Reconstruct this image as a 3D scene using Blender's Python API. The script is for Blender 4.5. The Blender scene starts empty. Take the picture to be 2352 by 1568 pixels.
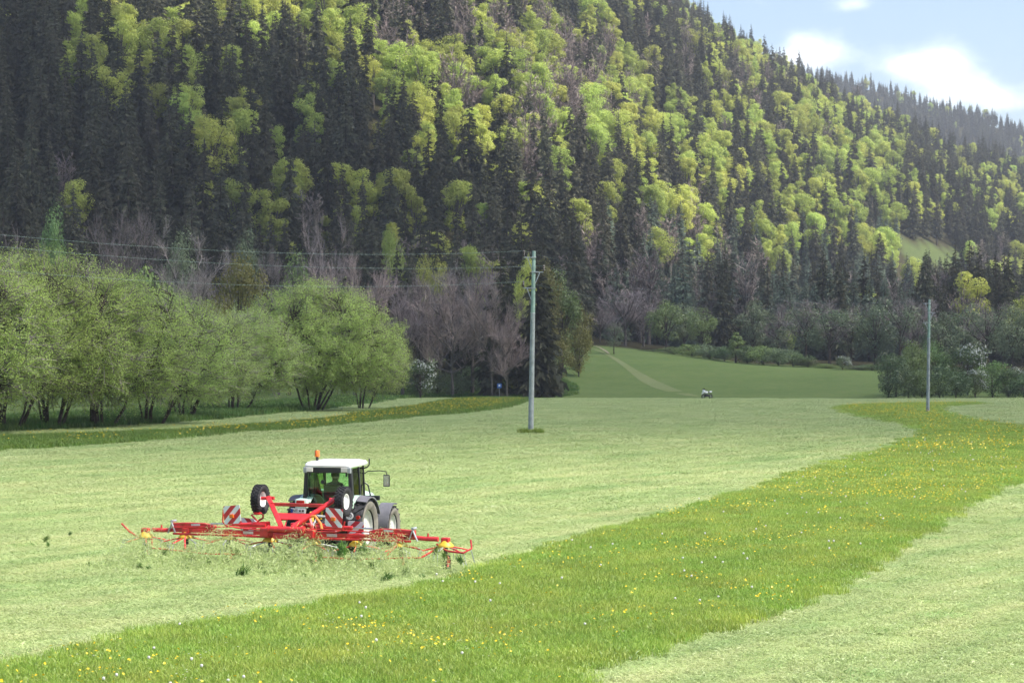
import bpy, bmesh, math, random
import numpy as np
from mathutils import Vector, Matrix, Quaternion
from mathutils.geometry import delaunay_2d_cdt

rng = np.random.default_rng(7)
SC = bpy.context.scene
COL = SC.collection
R = math.radians

# ------------------------------------------------------------------ camera
F = 4573.0            # focal length in units of a 2352 px wide picture (70 mm lens)
CAMH = 5.7
cam_d = bpy.data.cameras.new('camera')
cam = bpy.data.objects.new('camera', cam_d)
COL.objects.link(cam)
cam.location = (0, 0, CAMH)
cam.rotation_euler = (R(90), 0, 0)
cam_d.sensor_width = 36.0
cam_d.lens = F / 2352 * 36.0
cam_d.clip_start = 0.5
cam_d.clip_end = 20000
cam_d.dof.use_dof = True
cam_d.dof.focus_distance = 51.0
cam_d.dof.aperture_fstop = 3.2
SC.camera = cam

# ------------------------------------------------------------------ sky
SUN_EL, SUN_AZ = R(54), R(108)        # azimuth clockwise from +Y
SUN = Vector((math.sin(SUN_AZ) * math.cos(SUN_EL), math.cos(SUN_AZ) * math.cos(SUN_EL), math.sin(SUN_EL)))
W = bpy.data.worlds.new('World')
SC.world = W
W.use_nodes = True
wn, wl = W.node_tree.nodes, W.node_tree.links
wn.clear()
wo = wn.new('ShaderNodeOutputWorld')
bg = wn.new('ShaderNodeBackground')
bg.inputs['Strength'].default_value = 0.122
sky = wn.new('ShaderNodeTexSky')
sky.sky_type = 'NISHITA'
sky.sun_disc = False
sky.sun_elevation = SUN_EL
sky.sun_rotation = SUN_AZ
sky.altitude = 600
sky.air_density = 1.0
sky.dust_density = 3.0
sky.ozone_density = 1.0
# fair-weather clouds over the whole sky (noise), two cumulus heads low over the ridge
tc = wn.new('ShaderNodeTexCoord')
def wmath(op, a=None, b=None, c=None):
    n = wn.new('ShaderNodeMath'); n.operation = op
    for i, v in enumerate((a, b, c)):
        if v is None: continue
        if isinstance(v, (int, float)): n.inputs[i].default_value = v
        else: wl.new(v, n.inputs[i])
    return n.outputs[0]
mp = wn.new('ShaderNodeMapping'); mp.inputs['Scale'].default_value = (1, 1, 1.7)
wl.new(tc.outputs['Generated'], mp.inputs['Vector'])
nz = wn.new('ShaderNodeTexNoise'); nz.inputs['Scale'].default_value = 16; nz.inputs['Detail'].default_value = 7
nz.inputs['Roughness'].default_value = 0.55
wl.new(mp.outputs[0], nz.inputs['Vector'])
nz2 = wn.new('ShaderNodeTexNoise'); nz2.inputs['Scale'].default_value = 3.2; nz2.inputs['Detail'].default_value = 3
wl.new(mp.outputs[0], nz2.inputs['Vector'])
blobs = None
for (px, py, sx, sy, amp) in ((2130, 150, 85, 50, 0.38), (2215, 205, 95, 40, 0.26), (1900, 125, 90, 30, 0.34), (1962, 12, 50, 17, 0.30), (2310, 235, 90, 30, 0.3)):
    v = Vector(((px - 1176) / F, 1.0, (784 - py) / F)).normalized()
    sv = wn.new('ShaderNodeVectorMath'); sv.operation = 'SUBTRACT'
    wl.new(tc.outputs['Generated'], sv.inputs[0]); sv.inputs[1].default_value = v
    ml = wn.new('ShaderNodeVectorMath'); ml.operation = 'MULTIPLY'
    wl.new(sv.outputs[0], ml.inputs[0]); ml.inputs[1].default_value = (F / sx, F / sx, F / sy)
    ln = wn.new('ShaderNodeVectorMath'); ln.operation = 'LENGTH'
    wl.new(ml.outputs[0], ln.inputs[0])
    g = wmath('MULTIPLY', wmath('POWER', 2.718, wmath('MULTIPLY', wmath('MULTIPLY', ln.outputs['Value'], ln.outputs['Value']), -0.8)), amp)
    blobs = g if blobs is None else wmath('ADD', blobs, g)
base = wmath('ADD', wmath('MULTIPLY', nz.outputs['Fac'], 1.35), wmath('MULTIPLY', nz2.outputs['Fac'], 0.35))
cm = wn.new('ShaderNodeMapRange'); cm.interpolation_type = 'SMOOTHSTEP'
wl.new(wmath('ADD', base, blobs), cm.inputs['Value'])
cm.inputs['From Min'].default_value = 0.93; cm.inputs['From Max'].default_value = 1.50
mixc = wn.new('ShaderNodeMix'); mixc.data_type = 'RGBA'
wl.new(wmath('MULTIPLY', cm.outputs[0], 0.9), mixc.inputs['Factor'])
wl.new(sky.outputs[0], mixc.inputs['A'])
mixc.inputs['B'].default_value = (9.5, 9.6, 9.8, 1)
wl.new(mixc.outputs['Result'], bg.inputs['Color'])
wl.new(bg.outputs[0], wo.inputs['Surface'])

# ------------------------------------------------------------------ sun
sun_d = bpy.data.lights.new('sun', 'SUN')
sun_d.energy = 4.6
sun_d.angle = R(0.53)
sun_d.color = (1.0, 0.955, 0.87)
sun = bpy.data.objects.new('sun', sun_d)
sun.rotation_euler = SUN.to_track_quat('Z', 'Y').to_euler()
sun.location = SUN * 300
COL.objects.link(sun)

SC.view_settings.view_transform = 'Standard'
SC.view_settings.look = 'None'
SC.view_settings.exposure = 0.95
SC.view_settings.gamma = 1.0
SC.view_settings.use_curve_mapping = False
SC.render.engine = 'CYCLES'
SC.cycles.max_bounces = 5
SC.cycles.diffuse_bounces = 2
SC.cycles.glossy_bounces = 2
SC.cycles.use_adaptive_sampling = True
SC.cycles.adaptive_threshold = 0.03
SC.cycles.transmission_bounces = 4
SC.cycles.transparent_max_bounces = 16
SC.cycles.volume_bounces = 0
SC.cycles.use_denoising = True
SC.cycles.caustics_reflective = False
SC.cycles.caustics_refractive = False
SC.render.use_persistent_data = False

# ------------------------------------------------------------------ materials
def new_mat(name):
    m = bpy.data.materials.new(name); m.use_nodes = True
    nt = m.node_tree; nt.nodes.clear()
    out = nt.nodes.new('ShaderNodeOutputMaterial')
    return m, nt, out

def plain(name, col, rough=0.5, metal=0.0, var=0.12, scale=6.0, bump=0.0, coat=0.0, spec=0.5):
    """painted / rubber / metal surface with fine dirt and tone variation"""
    m, nt, out = new_mat(name)
    p = nt.nodes.new('ShaderNodeBsdfPrincipled')
    p.inputs['Roughness'].default_value = rough
    p.inputs['Metallic'].default_value = metal
    p.inputs['Coat Weight'].default_value = coat
    p.inputs['Specular IOR Level'].default_value = spec
    tcn = nt.nodes.new('ShaderNodeTexCoord')
    n = nt.nodes.new('ShaderNodeTexNoise'); n.inputs['Scale'].default_value = scale; n.inputs['Detail'].default_value = 5
    nt.links.new(tcn.outputs['Object'], n.inputs['Vector'])
    r = nt.nodes.new('ShaderNodeValToRGB')
    r.color_ramp.elements[0].position = 0.3; r.color_ramp.elements[1].position = 0.72
    r.color_ramp.elements[0].color = tuple(c * (1 - var * 1.6) for c in col) + (1,)
    r.color_ramp.elements[1].color = tuple(min(1, c * (1 + var)) for c in col) + (1,)
    nt.links.new(n.outputs['Fac'], r.inputs['Fac'])
    nt.links.new(r.outputs['Color'], p.inputs['Base Color'])
    if bump:
        b = nt.nodes.new('ShaderNodeBump'); b.inputs['Strength'].default_value = bump; b.inputs['Distance'].default_value = 0.02
        nt.links.new(n.outputs['Fac'], b.inputs['Height']); nt.links.new(b.outputs['Normal'], p.inputs['Normal'])
    nt.links.new(p.outputs[0], out.inputs['Surface'])
    return m

def leafy(name, c1, c2, trans=0.35, tree_var=0.35, gloss=0.06, patch=None):
    """leaf / needle / blade: diffuse + translucent, varied from leaf to leaf and from plant to plant"""
    m, nt, out = new_mat(name)
    L = nt.links
    geo = nt.nodes.new('ShaderNodeNewGeometry')
    oi = nt.nodes.new('ShaderNodeObjectInfo')
    mix = nt.nodes.new('ShaderNodeMix'); mix.data_type = 'RGBA'
    L.new(geo.outputs['Random Per Island'], mix.inputs['Factor'])
    mix.inputs['A'].default_value = c1 + (1,); mix.inputs['B'].default_value = c2 + (1,)
    hsv = nt.nodes.new('ShaderNodeHueSaturation')
    mr = nt.nodes.new('ShaderNodeMapRange')
    L.new(oi.outputs['Random'], mr.inputs['Value'])
    mr.inputs['To Min'].default_value = 1 - tree_var; mr.inputs['To Max'].default_value = 1 + tree_var
    L.new(mr.outputs[0], hsv.inputs['Value'])
    mh = nt.nodes.new('ShaderNodeMath'); mh.operation = 'MULTIPLY'; mh.inputs[1].default_value = 7.13
    L.new(oi.outputs['Random'], mh.inputs[0])
    fr = nt.nodes.new('ShaderNodeMath'); fr.operation = 'FRACT'; L.new(mh.outputs[0], fr.inputs[0])
    mr2 = nt.nodes.new('ShaderNodeMapRange'); L.new(fr.outputs[0], mr2.inputs['Value'])
    mr2.inputs['To Min'].default_value = 0.5 - 0.022 * min(1, tree_var * 3); mr2.inputs['To Max'].default_value = 0.5 + 0.03 * min(1, tree_var * 3)
    L.new(mr2.outputs[0], hsv.inputs['Hue'])
    L.new(mix.outputs['Result'], hsv.inputs['Color'])
    colour = hsv.outputs[0]
    if patch:                                  # drifts of tone across the meadow, drawn out along the mowing direction
        dots = []
        for ax in ((.80 * patch[0], -.60 * patch[0], 0), (.60 * patch[1], .80 * patch[1], 0)):
            dn = nt.nodes.new('ShaderNodeVectorMath'); dn.operation = 'DOT_PRODUCT'; L.new(geo.outputs['Position'], dn.inputs[0]); dn.inputs[1].default_value = ax; dots.append(dn.outputs['Value'])
        cx = nt.nodes.new('ShaderNodeCombineXYZ'); L.new(dots[0], cx.inputs[0]); L.new(dots[1], cx.inputs[1])
        pn = nt.nodes.new('ShaderNodeTexNoise'); pn.inputs['Scale'].default_value = 1.0; pn.inputs['Detail'].default_value = 5; pn.inputs['Roughness'].default_value = .62; L.new(cx.outputs[0], pn.inputs['Vector'])
        pr_ = nt.nodes.new('ShaderNodeMapRange'); L.new(pn.outputs['Fac'], pr_.inputs['Value']); pr_.inputs['From Min'].default_value = .32; pr_.inputs['From Max'].default_value = .68
        px = nt.nodes.new('ShaderNodeMix'); px.data_type = 'RGBA'; px.blend_type = 'MULTIPLY'; px.inputs['Factor'].default_value = 1.0
        pc = nt.nodes.new('ShaderNodeMix'); pc.data_type = 'RGBA'; L.new(pr_.outputs[0], pc.inputs['Factor']); pc.inputs['A'].default_value = patch[2] + (1,); pc.inputs['B'].default_value = patch[3] + (1,)
        L.new(hsv.outputs[0], px.inputs['A']); L.new(pc.outputs['Result'], px.inputs['B']); colour = px.outputs['Result']
    d = nt.nodes.new('ShaderNodeBsdfDiffuse'); L.new(colour, d.inputs['Color'])
    t = nt.nodes.new('ShaderNodeBsdfTranslucent'); L.new(colour, t.inputs['Color'])
    ms = nt.nodes.new('ShaderNodeMixShader'); ms.inputs[0].default_value = trans
    L.new(d.outputs[0], ms.inputs[1]); L.new(t.outputs[0], ms.inputs[2])
    g = nt.nodes.new('ShaderNodeBsdfGlossy'); g.inputs['Roughness'].default_value = 0.45; g.inputs['Color'].default_value = (0.8, 0.85, 0.8, 1)
    m2 = nt.nodes.new('ShaderNodeMixShader'); m2.inputs[0].default_value = gloss
    L.new(ms.outputs[0], m2.inputs[1]); L.new(g.outputs[0], m2.inputs[2])
    L.new(m2.outputs[0], out.inputs['Surface'])
    return m

def ground_mat(name, cols, scales=(0.05, 0.6, 9.0), bump=0.6, stretch=(1, 1, 1), rot=0.0, attr=None, attr_col=None):
    """three octaves of patchiness; optional mix by a mesh attribute (wooded slope)"""
    m, nt, out = new_mat(name); L = nt.links
    p = nt.nodes.new('ShaderNodeBsdfDiffuse')
    tcn = nt.nodes.new('ShaderNodeTexCoord')
    mpn = nt.nodes.new('ShaderNodeMapping'); mpn.inputs['Scale'].default_value = stretch; mpn.inputs['Rotation'].default_value = (0, 0, rot)
    L.new(tcn.outputs['Object'], mpn.inputs['Vector'])
    facs = []
    for s in scales:
        n = nt.nodes.new('ShaderNodeTexNoise'); n.inputs['Scale'].default_value = s; n.inputs['Detail'].default_value = 6; n.inputs['Roughness'].default_value = 0.62
        L.new(mpn.outputs[0], n.inputs['Vector']); facs.append(n.outputs['Fac'])
    def ramp(f, a, b):
        r = nt.nodes.new('ShaderNodeMapRange'); L.new(f, r.inputs['Value'])
        r.inputs['From Min'].default_value = a; r.inputs['From Max'].default_value = b; return r.outputs[0]
    def mixn(f, a, b):
        x = nt.nodes.new('ShaderNodeMix'); x.data_type = 'RGBA'; L.new(f, x.inputs['Factor'])
        for k, v in (('A', a), ('B', b)):
            if isinstance(v, tuple): x.inputs[k].default_value = v + (1,)
            else: L.new(v, x.inputs[k])
        return x.outputs['Result']
    c = mixn(ramp(facs[0], 0.36, 0.64), cols[0], cols[1])
    mm = nt.nodes.new('ShaderNodeMath'); mm.operation = 'MULTIPLY'; mm.inputs[1].default_value = 0.55
    L.new(ramp(facs[1], 0.42, 0.70), mm.inputs[0])
    c = mixn(mm.outputs[0], c, cols[2])
    mm = nt.nodes.new('ShaderNodeMath'); mm.operation = 'MULTIPLY'; mm.inputs[1].default_value = 0.45
    L.new(ramp(facs[2], 0.5, 0.75), mm.inputs[0])
    c = mixn(mm.outputs[0], c, cols[3])
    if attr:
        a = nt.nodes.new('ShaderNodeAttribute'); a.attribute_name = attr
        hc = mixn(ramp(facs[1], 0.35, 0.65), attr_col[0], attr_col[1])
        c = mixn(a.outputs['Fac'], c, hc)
    L.new(c, p.inputs['Color'])
    if bump:
        b = nt.nodes.new('ShaderNodeBump'); b.inputs['Strength'].default_value = bump; b.inputs['Distance'].default_value = 0.05
        L.new(facs[2], b.inputs['Height']); L.new(b.outputs['Normal'], p.inputs['Normal'])
    L.new(p.outputs[0], out.inputs['Surface'])
    return m

MT = {}
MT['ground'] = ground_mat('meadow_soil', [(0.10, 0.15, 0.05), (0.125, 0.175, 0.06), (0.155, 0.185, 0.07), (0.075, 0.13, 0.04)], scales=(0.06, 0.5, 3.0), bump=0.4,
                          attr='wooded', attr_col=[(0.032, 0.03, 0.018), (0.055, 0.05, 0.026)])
MT['mown'] = ground_mat('mown_meadow', [(0.225, 0.30, 0.115), (0.265, 0.33, 0.13), (0.31, 0.335, 0.15), (0.16, 0.23, 0.075)], scales=(0.035, 0.55, 6.0), bump=0.5)
MT['tall'] = ground_mat('tall_meadow', [(0.13, 0.25, 0.025), (0.16, 0.27, 0.03), (0.19, 0.27, 0.04), (0.09, 0.19, 0.018)], bump=0.6)
MT['verge'] = ground_mat('verge_meadow', [(0.085, 0.16, 0.035), (0.11, 0.18, 0.045), (0.15, 0.165, 0.07), (0.07, 0.13, 0.03)], bump=0.6)
MT['path'] = ground_mat('path', [(0.155, 0.195, 0.08), (0.18, 0.21, 0.095), (0.21, 0.215, 0.11), (0.12, 0.165, 0.06)], bump=0.3)
MT['track'] = ground_mat('track', [(0.30, 0.27, 0.19), (0.34, 0.30, 0.21), (0.36, 0.32, 0.24), (0.2, 0.21, 0.11)], bump=0.3)
MT['blade'] = leafy('grass_blade', (0.205, 0.345, 0.038), (0.43, 0.52, 0.11), trans=0.4, tree_var=0.2, gloss=0.04, patch=(.35, .22, (.80, .92, .8), (1.18, 1.04, 1.15)))
MT['bladefar'] = leafy('grass_blade_far', (0.11, 0.20, 0.026), (0.20, 0.28, 0.045), trans=0.35, tree_var=0.2, gloss=0.04)
MT['vergeblade'] = leafy('verge_blade', (0.07, 0.15, 0.025), (0.15, 0.23, 0.05), trans=0.35, tree_var=0.25, gloss=0.03)
MT['clip'] = leafy('cut_grass', (0.345, 0.435, 0.165), (0.50, 0.545, 0.285), trans=0.3, tree_var=0.10, gloss=0.05, patch=(.75, .09, (.68, .82, .66), (1.17, 1.09, 1.10)))
MT['clipdark'] = leafy('cut_grass_green', (0.19, 0.30, 0.075), (0.36, 0.46, 0.17), trans=0.3, tree_var=0.2, gloss=0.05)
MT['clipfly'] = leafy('flying_cut_grass', (0.42, 0.54, 0.20), (0.60, 0.66, 0.34), trans=0.45, tree_var=0.0, gloss=0.03)
MT['buttercup'] = leafy('buttercup_petal', (0.75, 0.50, 0.01), (0.85, 0.62, 0.02), trans=0.3, tree_var=0.05)
MT['clock'] = leafy('seed_head', (0.62, 0.62, 0.58), (0.75, 0.74, 0.70), trans=0.4, tree_var=0.05)
MT['spruce'] = leafy('spruce_needles', (0.064, 0.067, 0.045), (0.13, 0.126, 0.082), trans=0.2, tree_var=0.35, gloss=0.0)
MT['spruceblue'] = leafy('grey_spruce_needles', (0.11, 0.145, 0.105), (0.19, 0.225, 0.155), trans=0.2, tree_var=0.25, gloss=0.0)
MT['beech'] = leafy('young_beech_leaves', (0.38, 0.44, 0.095), (0.54, 0.585, 0.165), trans=0.46, tree_var=0.26, gloss=0.0)
MT['willow'] = leafy('willow_leaves', (0.40, 0.53, 0.145), (0.49, 0.605, 0.19), trans=0.48, tree_var=0.12, gloss=0.0)
MT['green'] = leafy('green_leaves', (0.125, 0.20, 0.05), (0.24, 0.33, 0.09), trans=0.35, tree_var=0.25, gloss=0.05)
MT['dark'] = leafy('dark_green_leaves', (0.07, 0.115, 0.038), (0.155, 0.21, 0.075), trans=0.3, tree_var=0.25, gloss=0.05)
MT['greygreen'] = leafy('grey_green_leaves', (0.12, 0.165, 0.085), (0.22, 0.265, 0.13), trans=0.3, tree_var=0.2, gloss=0.04)
MT['olive'] = leafy('olive_leaves', (0.13, 0.13, 0.03), (0.24, 0.20, 0.055), trans=0.35, tree_var=0.15, gloss=0.03)
MT['blossom'] = leafy('white_blossom', (0.5, 0.52, 0.46), (0.7, 0.7, 0.66), trans=0.3, tree_var=0.05)
MT['twig'] = leafy('bare_twigs', (0.18, 0.148, 0.143), (0.33, 0.275, 0.263), trans=0.0, tree_var=0.3, gloss=0.02)
MT['twigred'] = leafy('reddish_twigs', (0.20, 0.155, 0.14), (0.36, 0.285, 0.258), trans=0.0, tree_var=0.2, gloss=0.02)
MT['bark'] = plain('bark', (0.075, 0.06, 0.048), 0.9, var=0.35, scale=5, bump=0.6, spec=0.1)
MT['barkgrey'] = plain('grey_bark', (0.13, 0.115, 0.10), 0.9, var=0.35, scale=4, bump=0.5, spec=0.1)
MT['red'] = plain('red_paint', (0.58, 0.024, 0.028), 0.42, var=0.26, scale=5, coat=0.3)
MT['yellow'] = plain('yellow_paint', (0.64, 0.41, 0.03), 0.5, var=0.12, scale=9)
MT['orange'] = plain('orange_lamp', (0.75, 0.16, 0.02), 0.2, var=0.08, scale=9, coat=0.5)
MT['redlamp'] = plain('red_lamp', (0.45, 0.02, 0.01), 0.2, var=0.1, scale=9, coat=0.5)
MT['silver'] = plain('bright_steel', (0.62, 0.62, 0.64), 0.25, metal=0.9, var=0.1)
MT['galv'] = plain('galvanised_steel', (0.42, 0.44, 0.46), 0.5, metal=0.4, var=0.15)
MT['black'] = plain('black_plastic', (0.022, 0.022, 0.026), 0.45, var=0.2)
MT['rubber'] = plain('tyre_rubber', (0.030, 0.029, 0.032), 0.75, var=0.35, scale=7, spec=0.3)
MT['rubberdusty'] = plain('dusty_tyre_wall', (0.19, 0.175, 0.15), 0.9, var=0.25, scale=5, spec=0.2)
MT['fender'] = plain('grey_fender_plastic', (0.13, 0.125, 0.145), 0.55, var=0.12)
MT['white'] = plain('white_paint', (0.82, 0.82, 0.82), 0.3, var=0.05, coat=0.3)
MT['mint'] = plain('mint_paint', (0.50, 0.68, 0.55), 0.3, var=0.07, coat=0.4)
MT['rim'] = plain('light_grey_rim', (0.56, 0.56, 0.53), 0.45, var=0.15)
MT['seat'] = plain('seat_fabric', (0.05, 0.06, 0.085), 0.8, var=0.15)
MT['cloth'] = plain('dark_jacket', (0.016, 0.02, 0.032), 0.9, var=0.2, scale=14)
MT['skin'] = plain('skin', (0.45, 0.27, 0.19), 0.6, var=0.08)
MT['hair'] = plain('hair', (0.03, 0.022, 0.016), 0.8, var=0.2)
MT['blue'] = plain('blue_sign', (0.03, 0.13, 0.45), 0.4, var=0.05)
MT['lens'] = plain('lamp_lens', (0.75, 0.72, 0.66), 0.15, var=0.1, coat=0.5)
MT['polebase'] = plain('weathered_wood_pole', (0.30, 0.33, 0.33), 0.85, var=0.18, scale=3, bump=0.4)
MT['poletop'] = plain('green_treated_wood', (0.27, 0.38, 0.32), 0.85, var=0.15, scale=3, bump=0.3)
MT['wire'] = plain('aluminium_wire', (0.32, 0.42, 0.38), 0.45, metal=0.3, var=0.05)
MT['insul'] = plain('brown_insulator', (0.05, 0.035, 0.035), 0.25, var=0.1)
MT['hose'] = plain('orange_hose', (0.70, 0.24, 0.05), 0.4, var=0.1)
MT['navy'] = plain('navy_plate_band', (0.02, 0.06, 0.32), 0.4, var=0.05)

def glass_mat(name, tint, refl=0.12):
    m, nt, out = new_mat(name); L = nt.links
    t = nt.nodes.new('ShaderNodeBsdfTransparent'); t.inputs['Color'].default_value = tint + (1,)
    g = nt.nodes.new('ShaderNodeBsdfGlossy'); g.inputs['Roughness'].default_value = 0.02
    fr = nt.nodes.new('ShaderNodeFresnel'); fr.inputs['IOR'].default_value = 1.5
    ms = nt.nodes.new('ShaderNodeMixShader')
    L.new(fr.outputs[0], ms.inputs[0]); L.new(t.outputs[0], ms.inputs[1]); L.new(g.outputs[0], ms.inputs[2])
    L.new(ms.outputs[0], out.inputs['Surface']); return m
MT['glass'] = glass_mat('tinted_green_glass', (0.80, 0.93, 0.85))

def stripe_mat(name, sgn):
    """red and white hazard sheeting, 45 degree bands in the board's own coordinates"""
    m, nt, out = new_mat(name); L = nt.links
    p = nt.nodes.new('ShaderNodeBsdfPrincipled'); p.inputs['Roughness'].default_value = 0.35
    tcn = nt.nodes.new('ShaderNodeTexCoord'); sx = nt.nodes.new('ShaderNodeSeparateXYZ'); L.new(tcn.outputs['Object'], sx.inputs[0])
    def mth(op, a, b):
        n = nt.nodes.new('ShaderNodeMath'); n.operation = op
        for i, v in enumerate((a, b)):
            if isinstance(v, (int, float)): n.inputs[i].default_value = v
            else: L.new(v, n.inputs[i])
        return n.outputs[0]
    s = mth('ADD', sx.outputs['X'], mth('MULTIPLY', sx.outputs['Z'], sgn))
    f = mth('FRACT', mth('ADD', mth('DIVIDE', s, 0.32), 20.28), 0)
    k = mth('GREATER_THAN', f, 0.5)
    x = nt.nodes.new('ShaderNodeMix'); x.data_type = 'RGBA'; L.new(k, x.inputs['Factor'])
    x.inputs['A'].default_value = (0.72, 0.73, 0.76, 1); x.inputs['B'].default_value = (0.50, 0.02, 0.035, 1)
    L.new(x.outputs['Result'], p.inputs['Base Color']); L.new(p.outputs[0], out.inputs['Surface']); return m
MT['stripeA'] = stripe_mat('hazard_sheeting', -1)
MT['stripeB'] = stripe_mat('hazard_sheeting_mirrored', 1)

# ------------------------------------------------------------------ mesh helpers
def fast_mesh(name, v, quads=None, tris=None, mats=(), smooth=False, qmi=None, tmi=None):
    me = bpy.data.meshes.new(name)
    v = np.asarray(v, np.float32)
    nq = 0 if quads is None else len(quads); ntri = 0 if tris is None else len(tris)
    li = []
    if nq: li.append(np.asarray(quads, np.int32).ravel())
    if ntri: li.append(np.asarray(tris, np.int32).ravel())
    li = np.concatenate(li)
    ls = np.concatenate([np.arange(nq) * 4, nq * 4 + np.arange(ntri) * 3]).astype(np.int32)
    me.vertices.add(len(v)); me.vertices.foreach_set('co', v.ravel())
    me.loops.add(len(li)); me.loops.foreach_set('vertex_index', li)
    me.polygons.add(nq + ntri); me.polygons.foreach_set('loop_start', ls)
    for mm in mats: me.materials.append(mm)
    if qmi is not None or tmi is not None:
        mi = np.concatenate([np.zeros(nq, np.int32) if qmi is None else np.asarray(qmi, np.int32), np.zeros(ntri, np.int32) if tmi is None else np.asarray(tmi, np.int32)])
        me.polygons.foreach_set('material_index', mi)
    if smooth: me.polygons.foreach_set('use_smooth', np.ones(nq + ntri, bool))
    me.update(calc_edges=True)
    return me

class MB:
    """collects boxes, bars, tubes and lathes; build() links them as ONE mesh object"""
    def __init__(s): s.v = []; s.f = []; s.n = 0
    def add(s, v, f):
        s.v.extend([tuple(p) for p in v]); s.f.extend([tuple(i + s.n for i in q) for q in f]); s.n += len(v); return s
    def box(s, c, d, rot=None):
        h = [x / 2 for x in d]
        vs = [Vector((x * h[0], y * h[1], z * h[2])) for x in (-1, 1) for y in (-1, 1) for z in (-1, 1)]
        if rot is not None: vs = [rot @ v for v in vs]
        c = Vector(c)
        return s.add([v + c for v in vs], [(0, 1, 3, 2), (4, 6, 7, 5), (0, 4, 5, 1), (2, 3, 7, 6), (0, 2, 6, 4), (1, 5, 7, 3)])
    def bar(s, a, b, w, h, up=(0, 0, 1)):
        a, b = Vector(a), Vector(b); d = (b - a); L = d.length; d = d / L
        u = Vector(up); x = d.cross(u)
        if x.length < 1e-4: x = d.cross(Vector((1, 0, 0)))
        x.normalize(); z = x.cross(d)
        m = Matrix((x, d, z)).transposed()
        return s.box((a + b) / 2, (w, L, h), m)
    def tube(s, pts, r, n=8, cap=True):
        pts = [Vector(p) for p in pts]
        rs = r if isinstance(r, (list, tuple)) else [r] * len(pts)
        vs = []; fs = []
        prev = None
        for i, p in enumerate(pts):
            d = (pts[min(i + 1, len(pts) - 1)] - pts[max(i - 1, 0)]).normalized()
            if prev is None:
                x = d.orthogonal().normalized()
            else:
                x = (prev - d * prev.dot(d))
                x = x.normalized() if x.length > 1e-5 else d.orthogonal().normalized()
            prev = x; y = d.cross(x)
            for k in range(n):
                t = 2 * math.pi * k / n
                vs.append(p + (x * math.cos(t) + y * math.sin(t)) * rs[i])
        for i in range(len(pts) - 1):
            for k in range(n):
                k2 = (k + 1) % n
                fs.append((i * n + k, i * n + k2, (i + 1) * n + k2, (i + 1) * n + k))
        if cap:
            fs.append(tuple(range(n - 1, -1, -1))); fs.append(tuple((len(pts) - 1) * n + k for k in range(n)))
        return s.add(vs, fs)
    def lathe(s, prof, n=24, axis='z', c=(0, 0, 0), closed=False):
        vs = []; fs = []
        for (r, h) in prof:
            for k in range(n):
                t = 2 * math.pi * k / n; a, b = r * math.cos(t), r * math.sin(t)
                vs.append({'z': (a, b, h), 'x': (h, a, b), 'y': (b, h, a)}[axis])
        m = len(prof)
        for i in range(m if closed else m - 1):
            for k in range(n):
                k2 = (k + 1) % n; j = (i + 1) % m
                fs.append((i * n + k, i * n + k2, j * n + k2, j * n + k))
        c = Vector(c)
        return s.add([Vector(v) + c for v in vs], fs)
    def mesh(s, name, mat, smooth=False, bevel=0):
        me = bpy.data.meshes.new(name); me.from_pydata(s.v, [], s.f)
        bm = bmesh.new(); bm.from_mesh(me)
        bmesh.ops.recalc_face_normals(bm, faces=bm.faces)
        if bevel:
            bmesh.ops.bevel(bm, geom=[e for e in bm.edges if len(e.link_faces) == 2 and e.calc_face_angle(0) > 0.6], offset=bevel, segments=2, affect='EDGES', profile=0.6)
        bm.to_mesh(me); bm.free()
        if smooth:
            me.polygons.foreach_set('use_smooth', [True] * len(me.polygons))
            me.set_sharp_from_angle(angle=R(35))
        me.materials.append(mat); me.update()
        return me
    def build(s, name, mat, parent=None, smooth=False, bevel=0, loc=None, rot=None):
        return link(name, s.mesh(name, mat, smooth, bevel), parent, loc, rot)

def link(name, me, parent=None, loc=None, rot=None):
    o = bpy.data.objects.new(name, me); COL.objects.link(o)
    if parent is not None: o.parent = parent
    if loc is not None: o.location = loc
    if rot is not None: o.rotation_euler = rot
    return o
def empty(name, loc=(0, 0, 0), rz=0.0):
    o = bpy.data.objects.new(name, None); COL.objects.link(o); o.location = loc; o.rotation_euler = (0, 0, rz); o.empty_display_size = 0.3
    return o
def tag(o, label=None, cat=None, group=None, kind=None):
    if label: o['label'] = label
    if cat: o['category'] = cat
    if group: o['group'] = group
    if kind: o['kind'] = kind
    return o
def copy_tree(o, parent=None):
    c = o.copy(); COL.objects.link(c); c.parent = parent
    for ch in list(o.children): copy_tree(ch, c)
    return c

# ------------------------------------------------------------------ terrain
VY = np.array([0, 110, 124, 140, 160, 200, 327, 345.0]); VZ = np.array([0, 0, -.04, -.28, -.70, -1.46, -3.67, -3.75])
CC = np.array([-900, 0, 400, 800, 1200, 1370, 1540, 1700, 1760, 2000, 2200, 2352, 2700.0])
DT = np.array([400, 420, 430, 430, 440, 480, 460, 430, 425, 410, 405, 400, 400.0])
ZT = np.array([4, 3, 3, 2.5, 3.5, 4.6, 3.0, 1.0, .7, -.1, -.6, -1, -1.0])
DF = np.array([430, 450, 460, 480, 520, 580, 640, 720, 740, 850, 930, 1000, 1100.0])
ZF = np.array([8, 6, 6, 5, 6, 7, 6, 5, 5, 4, 4, 4, 4.0])
DR = np.array([1150, 1150, 1200, 1250, 1300, 1340, 1400, 1450, 1480, 1550, 1600, 1650, 1750.0])
ZR = np.array([340, 330, 330, 330, 300, 275, 232, 217, 207, 172, 150, 138, 118.0])
D2 = 2600.0
C2 = np.array([1300, 1600, 1790, 1900, 2000, 2100, 2200, 2352, 2700.0]); Y2 = np.array([300, 190, 172, 180, 198, 228, 260, 312, 380.0])

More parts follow.
